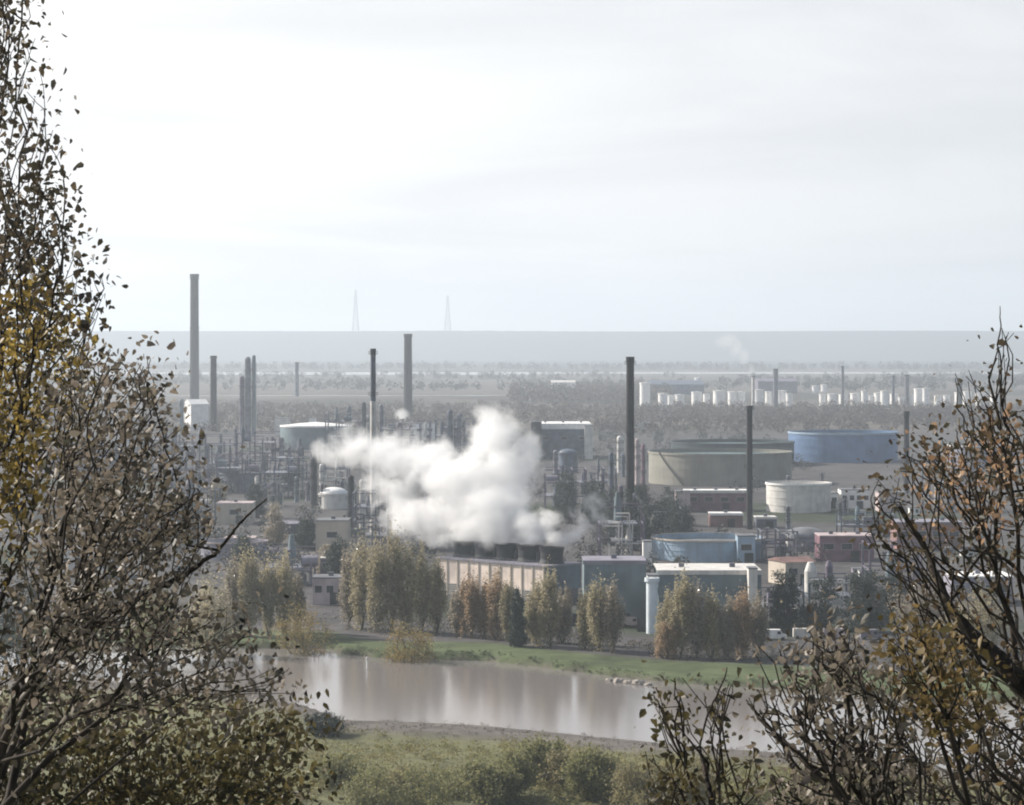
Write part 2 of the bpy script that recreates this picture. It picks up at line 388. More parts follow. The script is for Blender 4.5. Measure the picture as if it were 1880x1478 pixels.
def column(px, top, base, wpx, m, label, group=None, D=None, name='process_column'):
    D = D or DG(base); r = wpx/2/F*D; H = Z(top, D)-GZ+.2
    t = empty(name, (X(px, D), D, GZ-.2), 0, label, 'column', group)
    MB().lathe([(r*1.25, 0), (r, 2), (r, H-r*.8), (r*.8, H-r*.3), (r*.35, H)], 18).build('shell', m, t)
    for k in (.35, .6, .82): p = MB(); ring_platform(p, r, H*k, max(.7, r*.35), 14); p.build('platform', M['dsteel'], t)
    q = MB(); q.bar((r+.5, -.3, H*.05), (r+.5, -.3, H*.9), .22, 6); q.bar((r+.5, -.3, H*.9), (0, 0, H*.97), .22, 6); q.build('pipe', M['offw'], t)
    q = MB(); ladder(q, -.3*r, -r-.25, 0, H*.95); q.build('ladder', M['gsteel'], t)
    return t
def rack(pl, pr, top, base, depth, seed, label, m=None, group=None, D=None, name='process_unit', fill=1.0, vm=None):
    """open steel structure with floors, vessels and pipes"""
    rr = random.Random(seed); D = D or DG(base); W = (pr-pl)/F*D; H = Z(top, D)-GZ+.2; a, b = W/2, depth/2
    t = empty(name, (X((pl+pr)/2, D+b), D+b, GZ-.2), 0, label, 'process unit', group)
    nx = max(2, int(W/6)); nz = max(2, int(H/5)); f = MB(); s = .22+H*.006
    for i in range(nx+1):
        x = -a+W*i/nx; hh = H*rr.choice([.7, .85, 1, 1])
        for y in (-b, b): f.box(x-s, x+s, y-s, y+s, 0, hh)
        for k in range(1, nz+1):
            if H*k/nz <= hh: f.box(x-s*.7, x+s*.7, -b+s, b-s, H*k/nz-.3, H*k/nz-.02)
    for k in range(1, nz+1):
        for y in (-b, b): f.box(-a, a, y-s*.8, y+s*.8, H*k/nz-.35, H*k/nz-.03)
        if rr.random() < .6: f.bar((-a+W*rr.randrange(nx)/nx, -b, H*(k-1)/nz), (-a+W*(rr.randrange(nx)+1)/nx, -b, H*k/nz), .14, 4)
    f.build('frame', m or M['bsteel'], t)
    fl_ = MB()
    for k in range(1, nz):
        x0 = rr.uniform(-a, 0); fl_.box(x0, rr.uniform(x0+W*.3, a) if x0+W*.3 < a else a, -b*.9, b*.9, H*k/nz, H*k/nz+.12)
    fl_.build('floor_deck', M['gsteel'], t)
    mats = vm or [M['gsteel'], M['bsteel'], M['psteel'], M['lav'], M['teal'], M['offw']]
    for i in range(int(nx*1.3*fill)+1):
        x = rr.uniform(-a*.9, a*.9); r = rr.uniform(.6, 1.9); k = rr.randrange(nz); z = H*k/nz+.15
        if rr.random() < .5: MB().lathe([(r*.6, z), (r, z+r*.4), (r, z+H/nz*.8*rr.uniform(.8, 2)), (r*.5, z+H/nz*.8*2.1)], 14, (x, rr.uniform(-b*.6, b*.6))).build('vessel', rr.choice(mats), t)
        else: y = rr.uniform(-b*.6, b*.6); MB().bar((x-2.5, y, z+r), (x+2.5, y, z+r), r, 14).build('drum', rr.choice(mats), t)
    p = MB()
    for i in range(int(8*fill)+4):
        z = rr.uniform(.15, .95)*H; y = -b-rr.uniform(.2, 1); x0, x1 = sorted((rr.uniform(-a, a), rr.uniform(-a, a))); r = rr.uniform(.12, .35)
        p.bar((x0, y, z), (x1, y, z), r, 6); p.bar((x1, y, z), (x1, y, max(0, z-rr.uniform(2, 8))), r, 6)
    p.build('pipes', rr.choice([M['offw'], M['gsteel'], M['psteel']]), t)
    return t
# ================================================================ the works
M['bblue'] = mat('bright_blue_paint', (.11,.19,.34), .5, .12, .12, streak=.15)
M['dteal'] = mat('dark_teal_paint', (.04,.06,.068), .6, .15, .12)
STACKS = []
# tall chimneys
chimney(357, 503, 752, 15, M['soot'], 'tallest dark grey chimney standing at the left end of the refinery')
chimney(392, 653, 792, 11, M['soot'], 'short dark chimney just right of the tallest one')
chimney(749, 613, 768, 14, M['soot'], 'thick dark chimney rising behind the middle of the steam cloud')
chimney(685, 640, 990, 9.5, M['bsteel'], 'slim chimney with pale lower half beside the steam cloud', low=M['offw'], lowpx=735, taper=1.25, plats=(.97, .75), D=1010)
chimney(1157, 655, 1000, 14, M['soot'], 'dark chimney standing alone left of the big storage tanks', taper=1.15)
chimney(1376, 745, 972, 10.5, M['soot'], 'slim dark chimney with a plain shaft in front of the largest storage tank', taper=1.1, plats=(.97, .5))
chimney(1664, 755, 905, 10, M['dsteel'], 'thin dark chimney behind the right hand foreground tree', taper=1.1, plats=(.95,))
chimney(545, 665, 728, 7, M['bsteel'], 'faint distant chimney left of centre below the ridge', taper=1.1, plats=())
chimney(1424, 677, 748, 9, M['gsteel'], 'hazy distant chimney rising above the white tank row', taper=1.1, plats=(.9,))
chimney(1383, 690, 748, 6, M['offw'], 'thin pale distant stack with a wisp of smoke', taper=1.1, plats=())
chimney(1547, 672, 746, 5, M['gsteel'], 'thin hazy distant mast of the tank farm, nearest its middle', taper=1.1, plats=())
chimney(1640, 690, 746, 5, M['bsteel'], 'thin hazy distant stack, left one of a pair at right', taper=1.1, plats=())
chimney(1665, 688, 746, 8, M['gsteel'], 'stout hazy distant stack, right one of a pair at right', taper=1.1, plats=())
chimney(1762, 700, 752, 9, M['dsteel'], 'dark distant stack at the right end of the tank farm', taper=1.1, plats=(.9,))
column(455, 655, 800, 11, M['gsteel'], 'tall grey process column with platforms right of the dark chimneys')
column(466, 652, 800, 7, M['teal'], 'thin greenish column, right one of the tall pair')
column(444, 690, 800, 9, M['psteel'], 'shorter mauve column left of the tall pair')
column(333, 732, 795, 9, M['teal'], 'dark green column left of the tallest chimney')
column(641, 745, 805, 8, M['bsteel'], 'dark column at the left of the slim pale chimney')
column(668, 738, 830, 8, M['dsteel'], 'dark column touching the slim pale chimney on its left')
column(700, 742, 830, 8, M['gsteel'], 'grey column close right of the slim pale chimney')
column(733, 775, 845, 12, M['psteel'], 'mauve column sticking out of the steam left of centre')
column(826, 752, 830, 10, M['bsteel'], 'blue grey column behind the steam, nearer the centre')
column(842, 760, 830, 8, M['lav'], 'pale lavender column behind the steam right of its blue grey neighbour')
column(576, 838, 928, 12, M['dsteel'], 'dark thick column at the left edge of the steam', D=1190)
column(644, 872, 992, 12, M['dsteel'], 'dark thick column below the left arm of the steam', D=1000)
column(664, 880, 995, 8, M['offw'], 'pale column between the dark column and the slim chimney', D=985)
column(703, 885, 1000, 9, M['psteel'], 'mauve column below the left arm of the steam', D=970)
column(728, 895, 1010, 8, M['gsteel'], 'grey column low at the left flank of the steam', D=960)
column(590, 852, 925, 7, M['white'], 'small white column beside the white dome tank', D=1200)
column(1138, 800, 868, 11, M['offw'], 'short white vertical vessel left of the lone chimney')
column(1170, 805, 890, 8, M['pink'], 'short pinkish vertical vessel right of the lone chimney')
column(1181, 815, 895, 7, M['maroon'], 'short dark maroon column left of the largest tank')
column(1122, 830, 950, 8, M['bsteel'], 'blue grey column left of the lone chimney', D=1120)
column(1140, 890, 1015, 9, M['psteel'], 'mauve column below the lone chimney', D=940)
column(1165, 905, 1018, 7, M['lav'], 'pale lavender column below the lone chimney', D=935)
# storage tanks
tank(1322, 893, 262, 60, M['green'], 'largest storage tank, its curved wall lit at the left with a diagonal stair', M['troof'], 'float', stair=(-2.62, -2.15))
tank(1345, 856, 225, 42, M['dteal'], 'dark storage tank directly behind the largest tank', M['troof'], 'float')
tank(1548, 850, 200, 55, M['bblue'], 'blue storage tank behind the largest tank', M['troof'], 'float', rim=M['pblue'])
tank(1466, 942, 118, 54, M['offw'], 'low cream tank with a bright white rim', M['white'], 'float', rim=M['white'])
tank(1300, 1032, 205, 40, M['pblue'], 'wide low blue grey tank with a pale left edge near the hall', M['roof'], 'float', rim=M['beige'])
tank(580, 826, 130, 44, M['teal'], 'dark blue tank with pale rim left of the steam', M['white'], 'cone', rim=M['white'])
tank(530, 985, 80, 24, M['gsteel'], 'low grey tank at the left behind the bank trees', M['lav'], 'cone')
tank(613, 942, 54, 28, M['offw'], 'white domed tank with a dark front just left of the steam', M['white'], 'dome', D=1165)
tank(1043, 868, 36, 36, M['bsteel'], 'round dark vessel tank in front of the grey hall', M['bsteel'], 'dome')
tank(1800, 868, 120, 50, M['lav'], 'lavender tank mostly hidden behind the right hand tree', M['roof'], 'float', rim=M['offw'])
tank(440, 905, 70, 36, M['gsteel'], 'grey tank low in the left process area', M['gsteel'], 'cone')
tank(150, 880, 180, 60, M['lav'], 'lavender tank behind the left hand trees', M['roof'], 'float', rim=M['offw'])
tank(60, 960, 150, 60, M['beige'], 'beige tank behind the left hand trees', M['roof'], 'cone')
tank(1478, 1012, 90, 22, M['lav'], 'low lavender grey tank with dark dome left of the right hand tree', M['roof'], 'dome')
tank(430, 1030, 120, 34, M['lav'], 'low lavender tank behind the left bank trees', M['offw'], 'float', rim=M['pink'])
# row of small distant white tanks
row = [(1184,14,36),(1217,13,20),(1232,10,16),(1248,12,18),(1279,14,22),(1297,9,18),(1320,16,24),(1345,13,22),(1361,11,22),(1393,13,26),(1411,9,22),(1435,14,24),(1449,9,20),
       (1510,9,18),(1528,13,19),(1548,12,18),(1570,13,19),(1588,10,24),(1600,9,16),(1613,12,20),(1624,11,24),(1642,12,18),(1655,9,14),(1670,11,18),(1687,13,26),(1700,9,28),(1722,10,16),(1738,9,16),(1760,11,22),(1776,12,22),(1800,14,20),(1826,12,18)]
for i, (p, w_, h) in enumerate(row):
    tank(p, 745.5+.8*math.sin(i*2.3), w_*1.35, h*1.2, M['white'], 'small white tank in the long distant row below the right half of the ridge', M['offw'], 'cone', group='white tanks of the distant row')
tank(1497, 722, 12, 14, M['white'], 'small white distant tank set behind the row, left of two', group=None); tank(1513, 719, 12, 13, M['white'], 'small white distant tank set behind the row, right of two')
tank(1281, 706, 12, 13, M['white'], 'lone white tank beside the long blue grey shed')
building(1190, 1290, 706, 724, 60, M['bsteel'], 'long blue grey distant shed behind the white tanks', M['bsteel'], gable=6, doors=0)
building(1388, 1460, 700, 722, 60, M['psteel'], 'purple grey distant shed right of the pale stack', M['psteel'], gable=4, doors=0)
building(1012, 1056, 702, 722, 26, M['white'], 'white distant house with two dark openings above the steam', M['offw'], gable=3, windows=2, doors=0, name='house', cat='house')
building(1160, 1198, 774, 784, 10, M['offw'], 'small pale shed with flat roof right of the lone chimney', doors=1)
# mid-distance buildings
building(984, 1084, 779, 842, 50, M['bsteel'], 'grey blue hall with white roof edge right of the steam', M['white'], fascia=(M['white'], 3.0), doors=1, windows=3)
building(1073, 1088, 782, 842, 6, M['offw'], 'narrow pale tower at the right corner of the grey hall', doors=0, D=DG(842)-8)
building(975, 994, 775, 850, 10, M['dsteel'], 'narrow dark tower at the left corner of the grey hall', doors=0, D=DG(842)-14)
building(505, 532, 768, 800, 14, M['offw'], 'small white block left end of the dark blue tank', doors=1)
building(568, 580, 768, 800, 10, M['white'], 'tiny white block just right of the small white block', doors=0, D=DG(800)-25)
building(760, 800, 778, 806, 14, M['white'], 'white low block peeping above the steam', windows=2)
building(345, 376, 742, 790, 16, M['white'], 'white steep roofed shed at the foot of the tallest chimney', M['white'], gable=4, yaw=.5, doors=0)
building(1256, 1372, 902, 938, 12, M['maroon'], 'dark maroon shed with white roof line in front of the largest tank', M['white'], windows=4, fascia=(M['offw'], .8))
building(1240, 1266, 903, 934, 8, M['pink'], 'small pink block at the left end of the maroon shed', doors=0, D=DG(938)-9)
building(1302, 1362, 944, 968, 10, M['brown'], 'low brown shed with bright roof edge below the maroon shed', M['white'], fascia=(M['white'], .5))
building(1386, 1424, 951, 970, 10, M['gsteel'], 'low grey shed with pale roof right of the slim dark chimney', M['offw'], fascia=(M['offw'], .5))
building(1506, 1536, 906, 934, 12, M['white'], 'white cabin, left one of the pair behind the right hand tree', windows=2)
building(1541, 1594, 900, 934, 12, M['white'], 'wider white cabin, right one of the pair behind the right hand tree', windows=4)
building(1610, 1660, 905, 940, 12, M['pink'], 'pinkish cabin right of the white pair', windows=3)
building(1180, 1196, 995, 1032, 6, M['white'], 'tall white box at the left edge of the low blue grey tank', doors=0, D=870)
building(1205, 1375, 985, 1004, 6, M['beige'], 'long beige parapet shed behind the low blue grey tank', windows=6, D=960, doors=0)
building(1352, 1384, 985, 1030, 10, M['pblue'], 'pale blue cabin with dark doorway right of the low blue grey tank', windows=1, D=880)
building(1425, 1482, 1032, 1075, 12, M['beige'], 'small beige house right of the hall', M['brown'], windows=2, gable=1.2, yaw=.35, name='house', cat='house')
building(1070, 1184, 1032, 1150, 16, M['teal'], 'teal sided hall with pale roof right of the cooling tower', M['lav'], windows=0, fascia=(M['lav'], .6), doors=3)
building(1203, 1392, 1050, 1160, 22, M['teal'], 'large dark teal hall behind the right bank trees', M['offw'], windows=0, fascia=(M['offw'], .7), doors=3)
building(1373, 1389, 1045, 1100, 5, M['offw'], 'white square tower at the right end of the large teal hall', doors=0, D=DG(1160)-6)
M['lblue'] = mat('light_blue_paint', (.68,.75,.80), .5, .06, .3, streak=.1)
tank(1197, 1160, 21, 103, M['lblue'], 'slender white silo at the left corner of the large teal hall', M['white'], 'cone', name='silo', cat='silo', D=DG(1160)-5)
building(1188, 1262, 1058, 1075, 6, M['white'], 'bright white gantry roof joined over the slender silo', doors=0, legs=.8, D=DG(1160)+1, name='canopy', cat='canopy')
building(582, 642, 957, 1018, 14, M['beige'], 'beige block with flat roof below the white domed tank', windows=1)
building(576, 640, 1062, 1110, 10, M['pink'], 'pinkish white house seen between the left bank trees', M['roof'], windows=3, name='house', cat='house')
building(590, 628, 1026, 1050, 10, M['psteel'], 'small mauve shed above the pinkish house', M['offw'], windows=2, D=830)
building(400, 466, 925, 962, 14, M['beige'], 'low beige block at the left with one dark opening', M['pink'], windows=1)
building(410, 470, 990, 1010, 14, M['pink'], 'low pink roofed shed at the left behind the lavender tank', M['pink'], windows=3, D=960)
building(230, 330, 940, 985, 14, M['gsteel'], 'grey shed behind the left hand trees', windows=4)
building(120, 200, 1010, 1060, 14, M['offw'], 'pale shed low behind the left hand trees', windows=4)
building(1500, 1600, 985, 1030, 14, M['maroon'], 'maroon shed behind the right hand tree', M['pink'], windows=3)
building(1640, 1760, 960, 1010, 16, M['brown'], 'brown shed deep behind the right hand tree', M['lav'], windows=4)
building(1740, 1850, 1060, 1110, 16, M['lav'], 'lavender shed low behind the right hand tree', M['white'], windows=4)
# process units
UN = [(372,440,800,868,30,'blue grey frame unit below the dark chimneys','bsteel'),(440,510,795,868,30,'mauve grey frame unit below the tall pair of columns','psteel'),
 (510,575,822,880,26,'frame unit in front of the dark blue tank','gsteel'),(380,450,838,905,24,'lower left frame unit with pink pipes','psteel'),
 (455,560,845,915,24,'wide blue grey frame unit left of the steam','bsteel'),(300,372,800,880,26,'frame unit beneath the tallest chimney','gsteel'),
 (220,300,790,880,26,'frame unit half hidden by the left hand trees','bsteel'),(590,640,860,905,16,'small frame unit behind the white domed tank','bsteel'),
 (650,735,905,1010,20,'tall frame unit under the left arm of the steam','gsteel'),(738,800,930,1010,18,'frame unit wrapped in the left flank of the steam','psteel'),
 (600,680,760,830,26,'frame unit left of the slim pale chimney','gsteel'),(700,790,772,835,26,'frame unit at the foot of the thick dark chimney','psteel'),
 (800,870,770,830,26,'frame unit behind the top of the steam','bsteel'),(1000,1075,862,935,24,'frame unit behind the right flank of the steam','psteel'),
 (1085,1130,860,930,20,'narrow frame unit left of the lone chimney','gsteel'),(1100,1180,930,1025,18,'frame unit at the right edge of the steam','psteel'),
 (1186,1250,935,1000,16,'frame unit behind the pale left edge of the low tank','bsteel'),(490,575,1010,1075,16,'frame unit between the left bank trees','psteel'),
 (1480,1560,1060,1130,14,'frame unit right of the small beige house','bsteel'),(1400,1470,1085,1140,12,'low dark frame unit right of the large hall','gsteel'),
 (1590,1700,1000,1090,16,'frame unit behind the right hand tree','psteel'),(1700,1800,860,940,20,'frame unit far right behind the tree','gsteel'),
 (1540,1640,945,985,14,'long low pipe frame below the white cabins','bsteel'),(1395,1460,975,1030,14,'rust grey frame unit right of the slim dark chimney','gsteel'),
 (60,160,1090,1150,14,'low frame unit far left behind the trees','bsteel'),(330,400,900,960,18,'small frame unit at the left above the beige block','bsteel')]
for i, (a, b, c, d, e, l, m_) in enumerate(UN): rack(a, b, c, d, e, 40+i, l, M[m_])
rq = random.Random(3)
for i in range(34):
    px = rq.uniform(300, 640); b = rq.uniform(832, 935)
    column(px, b-rq.uniform(22, 58), b, rq.uniform(4, 8), rq.choice([M['gsteel'], M['bsteel'], M['psteel'], M['teal'], M['lav']]), 'small grey vertical vessel in the crowded pipework at the left', 'small vessels in the left pipework', name='vertical_vessel')
for i in range(22):
    px = rq.uniform(990, 1180) if i < 10 else rq.uniform(1390, 1720); b = rq.uniform(870, 1000)
    column(px, b-rq.uniform(18, 46), b, rq.uniform(4, 8), rq.choice([M['gsteel'], M['bsteel'], M['psteel'], M['lav']]), 'small grey vertical vessel in the pipework right of the steam', 'small vessels in the right pipework', name='vertical_vessel')
for i in range(26):
    px = rq.uniform(300, 600) if i < 10 else rq.uniform(1390, 1800); b = rq.uniform(900, 1120); w_ = rq.uniform(10, 24)
    building(px-w_/2, px+w_/2, b-rq.uniform(7, 13), b, 4, rq.choice([M['white'], M['offw'], M['pink'], M['lav']]), 'small pale site cabin among the works', windows=2 if w_ > 16 else 1, doors=0, name='site_cabin', cat='cabin', group='pale site cabins')
# cooling tower: a long box of five cells, its broad side turned to the left front
def cooling_tower():
    D0 = 742; nx, ny = X(1000, D0), D0; ang = math.atan2(.70, -.714)
    Lg, dp, H = 44.0, 15.0, Z(1040, D0)-GZ
    t = empty('cooling_tower', (nx, ny, GZ-.2), ang, 'cream walled cooling tower with dark fan stacks giving off the steam', 'cooling tower')
    # local x runs away along the broad side; the broad side's face is at local y=0 (+y outwards-left), body at y<0
    MB().box(0, Lg, -dp, 0, H*.35, H).build('wall', M['cream'], t)
    MB().box(0.6, Lg-.6, -dp+.6, -.6, 0, H*.35-.003).build('basin', M['conc'], t)
    lv = MB()
    for k in range(7): lv.box(.3, Lg-.3, -.5, .15, .5+k*H*.35/7.5, .62+k*H*.35/7.5); lv.box(.3, Lg-.3, -dp-.15, -dp+.5, .5+k*H*.35/7.5, .62+k*H*.35/7.5)
    lv.build('louvre', M['offw'], t)
    po = MB()
    for k in range(11): po.box(Lg*k/10*.985+.1, Lg*k/10*.985+.5, .003, .25, 0, H)
    po.build('rib', M['beige'], t)
    MB().box(-.4, Lg+.4, -dp-.4, .45, H+.003, H+.4).build('deck', M['lav'], t)
    MB().box(-.12, -.004, -dp, -.02, H*.35, H-.1).build('end_shade', M['teal'], t)  # thin teal sheet: shade of the end wall put into its colour
    rl = MB()
    for k in range(23):
        x = Lg*k/22; rl.bar((x, .3, H+.4), (x, .3, H+1.5), .05, 4)
    rl.bar((0, .3, H+1.5), (Lg, .3, H+1.5), .06, 4); rl.build('handrail', M['gsteel'], t)
    for k in range(5):
        c = (Lg*(k+.5)/5, -dp/2)
        STACKS.append((nx+c[0]*math.cos(ang)-c[1]*math.sin(ang), ny+c[0]*math.sin(ang)+c[1]*math.cos(ang), GZ+H+5))
        s = MB().lathe([(3.7, H+.41), (3.3, H+1.6), (3.3, H+3.6), (3.7, H+5.0), (3.55, H+5.0), (3.15, H+3.4), (3.1, H+.5)], 28, c, close=False).build('fan_stack', M['dsteel'], t)
        MB().bar((c[0]-3, c[1], H+2.2), (c[0]+3, c[1], H+2.2), .12, 5).lathe([(.5, H+2), (.5, H+2.5)], 12, c).build('fan_hub', M['gsteel'], s)
    for k in range(4):
        x = Lg*(k+1)/5; MB().box(x-.55, x+.55, -dp/2-1.3, -dp/2+1.3, H+.42, H+3.4).build('motor_house', M['dsteel'], t)
    st = MB()
    for k in range(24): st.box(-1.4, -.2, -dp+1+k*.5, -dp+1.5+k*.5, H*(k+1)/25-.1, H*(k+1)/25)
    st.build('stair', M['gsteel'], t)
cooling_tower()
# pylons on the ridge
def pylon(px, top, base, D, label):
    z0 = float(height(np.array([X(px, D)]), np.array([D]))[0])-1; H = Z(top, D)-z0
    t = empty('power_pylon', (X(px, D), D, z0), 0, label, 'pylon', 'pylons on the ridge'); b = MB(); wd = lambda z: 14*(1-z/H)**1.3+2.4
    zs = [H*k/11 for k in range(12)]
    for k in range(11):
        a, c = wd(zs[k]), wd(zs[k+1]); A = [(-a,-a),(a,-a),(a,a),(-a,a)]; C = [(-c,-c),(c,-c),(c,c),(-c,c)]
        for i in range(4):
            j = (i+1) % 4; b.bar((*A[i], zs[k]), (*C[i], zs[k+1]), 1.9, 4); b.bar((*A[i], zs[k]), (*C[j], zs[k+1]), .8, 4); b.bar((*A[j], zs[k]), (*C[i], zs[k+1]), .8, 4); b.bar((*C[i], zs[k+1]), (*C[j], zs[k+1]), .8, 4)
    b.build('lattice_mast', M['gsteel'], t)
    for z, l in ((.68, 17), (.8, 14), (.92, 10)):
        m_ = MB()
        for s in (-1, 1): m_.bar((0, 0, H*z), (s*l, 0, H*z), .5, 4); m_.bar((0, 0, H*z+4), (s*l, 0, H*z), .35, 4)
        m_.build('cross_arm', M['gsteel'], t)
pylon(653, 532, 607, 13400, 'left and slightly taller lattice pylon on the ridge'); pylon(822, 543, 607, 13400, 'right and slightly shorter lattice pylon on the ridge')
# parked trailers and vans at the right bank
def van(px, base, L_, col_, label, yaw=0):
    D = DG(base); t = empty('parked_van', (X(px, D), D, GZ-.1), yaw, label, 'van', 'vehicles parked behind the right bank')
    MB().add([(-L_/2,-1,.5),(L_/2,-1,.5),(L_/2,1,.5),(-L_/2,1,.5),(-L_/2,-1,2.6),(L_/2-1.6,-1,2.6),(L_/2-1.6,1,2.6),(-L_/2,1,2.6),(L_/2-.9,-.95,1.5),(L_/2,-.95,1.2),(L_/2,.95,1.2),(L_/2-.9,.95,1.5)],
      [(0,3,2,1),(4,5,6,7),(0,4,7,3),(0,1,9,8,5,4),(3,7,6,11,10,2),(5,8,11,6),(8,9,10,11),(1,2,10,9)]).build('body', M[col_], t)
    MB().box(L_/2-2.4, L_/2-1.5, -1.02, -1.003, 1.5, 2.2).build('side_window', M['glass'], t)
    for x in (-L_/2+1, L_/2-1):
        for y in (-.9, .9):
            w_ = MB().bar((x, y-.12, .42), (x, y+.12, .42), .42, 16).build('wheel', M['rubber'], t)
van(1422, 1174, 6.0, 'white', 'white van parked leftmost of the row behind the right bank'); van(1476, 1172, 5.4, 'offw', 'off white van second in the row behind the right bank')
van(1535, 1172, 6.4, 'pink', 'pale pinkish van third in the row behind the right bank'); van(1600, 1174, 5.6, 'lav', 'grey van rightmost in the row behind the right bank')
van(1143, 1092, 5, 'white', 'white van in front of the teal sided hall', .2); van(1160, 1150, 5.4, 'pink', 'pale van low between the bank trees left of the silo', -.1)
# rail fence on the bank, marker post, shore stones
t = empty('rail_fence', (0, 0, 0), 0, 'dark post and rail fence along the right part of the grassy bank', 'fence'); r_ = MB(); pp = []
for i in range(27):
    px = 1235+i*13; y = DG(1211+.028*(px-1235)); pp.append((X(px, y), y))
pz = height(np.array([p[0] for p in pp]), np.array([p[1] for p in pp]))
for i, p in enumerate(pp):
    MB().box(p[0]-.09, p[0]+.09, p[1]-.09, p[1]+.09, pz[i]-.2, pz[i]+1.35).build('post', M['bark2'], t)
    if i:
        q = pp[i-1]
        for h in (.55, 1.15): r_.bar((*q, pz[i-1]+h), (*p, pz[i]+h), .07, 4)
r_.build('rail', M['bark2'], t)
D = DG(1228, 0)
t = empty('marker_post', (X(674, D), D, -1), 0, 'white marker post standing in the river near the grassy bank', 'post')
MB().lathe([(.22, 0), (.2, 3.0)], 12).build('post', M['white'], t); MB().lathe([(.3, 3.0), (.3, 3.5), (.1, 3.8)], 12).build('cap', M['offw'], t)
for i, (px, py, s) in enumerate([(1118,1250,.8),(1136,1252,1.3),(1153,1254,1.0),(1172,1256,1.5),(1190,1258,.9)]):
    D = DG(py, 0); rr = random.Random(i); vs_ = []
    b = MB()
    b.lathe([(s*.9, -.3), (s*1.05, .1), (s*.8, s*.45), (s*.3, s*.62)], 9)
    b.v = [(v_[0]*rr.uniform(.8, 1.25), v_[1]*rr.uniform(.7, 1.1), v_[2]*rr.uniform(.85, 1.15)) for v_ in b.v]
    o = b.build('shore_rock', M['rock']); o.location = (X(px, D), D, .05)
    tag(o, ['smallest pale rock, leftmost of five at the far waterline', 'pale rock second from left at the far waterline', 'pale rock in the middle of five at the far waterline', 'largest pale rock, fourth of five at the far waterline', 'small pale rock rightmost of five at the far waterline'][i], 'rock', 'pale rocks at the far waterline')
# ================================================================ vegetation
def leaf_quads(cen, size, rs, aspect=.62, up=.3):
    """one rhombic leaf card per centre, random orientation"""
    n = len(cen); a = rs.normal(size=(n, 3)); a /= np.linalg.norm(a, axis=1)[:, None]
    b = rs.normal(size=(n, 3)); b[:, 2] *= .6; b -= a*(a*b).sum(1)[:, None]; b /= np.linalg.norm(b, axis=1)[:, None]
    s = (size*rs.uniform(.65, 1.3, n))[:, None] if np.ndim(size) == 0 else (size*rs.uniform(.65, 1.3, n))[:, None]
    nrm = np.cross(a, b)*s*.12
    v = np.stack([cen-a*s*.5, cen+b*s*.5*aspect+nrm, cen+a*s*.5, cen-b*s*.5*aspect+nrm], 1).reshape(-1, 3)
    return v, np.arange(4*n).reshape(-1, 4)
def leaf_blades(cen, size, rs):
    """ovate leaves folded along the midrib, two faces each"""
    n = len(cen); a = rs.normal(size=(n, 3)); a[:, 2] -= .5; a /= np.linalg.norm(a, axis=1)[:, None]
    b = rs.normal(size=(n, 3)); b -= a*(a*b).sum(1)[:, None]; b /= np.linalg.norm(b, axis=1)[:, None]; c = np.cross(a, b)
    s = (size*np.clip(rs.lognormal(0, .28, n), .5, 1.8))[:, None]; w_ = rs.uniform(.24, .38, (n, 1)); cv = rs.uniform(-.15, .25, (n, 1)); fd = rs.uniform(.02, .22, (n, 1))
    p = lambda u_, v_, z_: cen+s*(a*(u_-.5)+b*v_+c*z_)
    v = np.stack([p(0, 0, 0), p(.28, w_, fd), p(.68, w_*.75, fd*.8+cv*.5), p(1.05, 0, cv), p(.68, -w_*.75, fd*.8+cv*.5), p(.28, -w_, fd)], 1).reshape(-1, 3)
    i = np.arange(n)[:, None]*6
    return v, np.stack([i+np.array([[0, 1, 2, 3]]), i+np.array([[0, 3, 4, 5]])], 1).reshape(-1, 4)
def grow(root, pts, bf=.35):
    """join every point to the cheapest node of the growing tree -> nodes, parents"""
    P = [np.array(p, float) for p in root]; par = [-1]+list(range(len(root)-1)); pl = [0.0]
    for i in range(1, len(P)): pl.append(pl[-1]+np.linalg.norm(P[i]-P[i-1]))
    pts = np.array(pts); n = len(pts); best = np.full(n, 1e9); bi = np.zeros(n, int); done = np.zeros(n, bool)
    for k in range(len(P)):
        c = np.linalg.norm(pts-P[k], axis=1)+bf*pl[k]*(1 if k else 3); m = c < best; best[m] = c[m]; bi[m] = k
    for _ in range(n):
        j = int(np.argmin(np.where(done, 1e9, best))); done[j] = True; k = int(bi[j])
        P.append(pts[j]); par.append(k); pl.append(pl[k]+np.linalg.norm(pts[j]-P[k])); i = len(P)-1
        c = np.linalg.norm(pts-pts[j], axis=1)+bf*pl[i]; m = (c < best) & ~done; best[m] = c[m]; bi[m] = i
    return np.array(P), np.array(par)
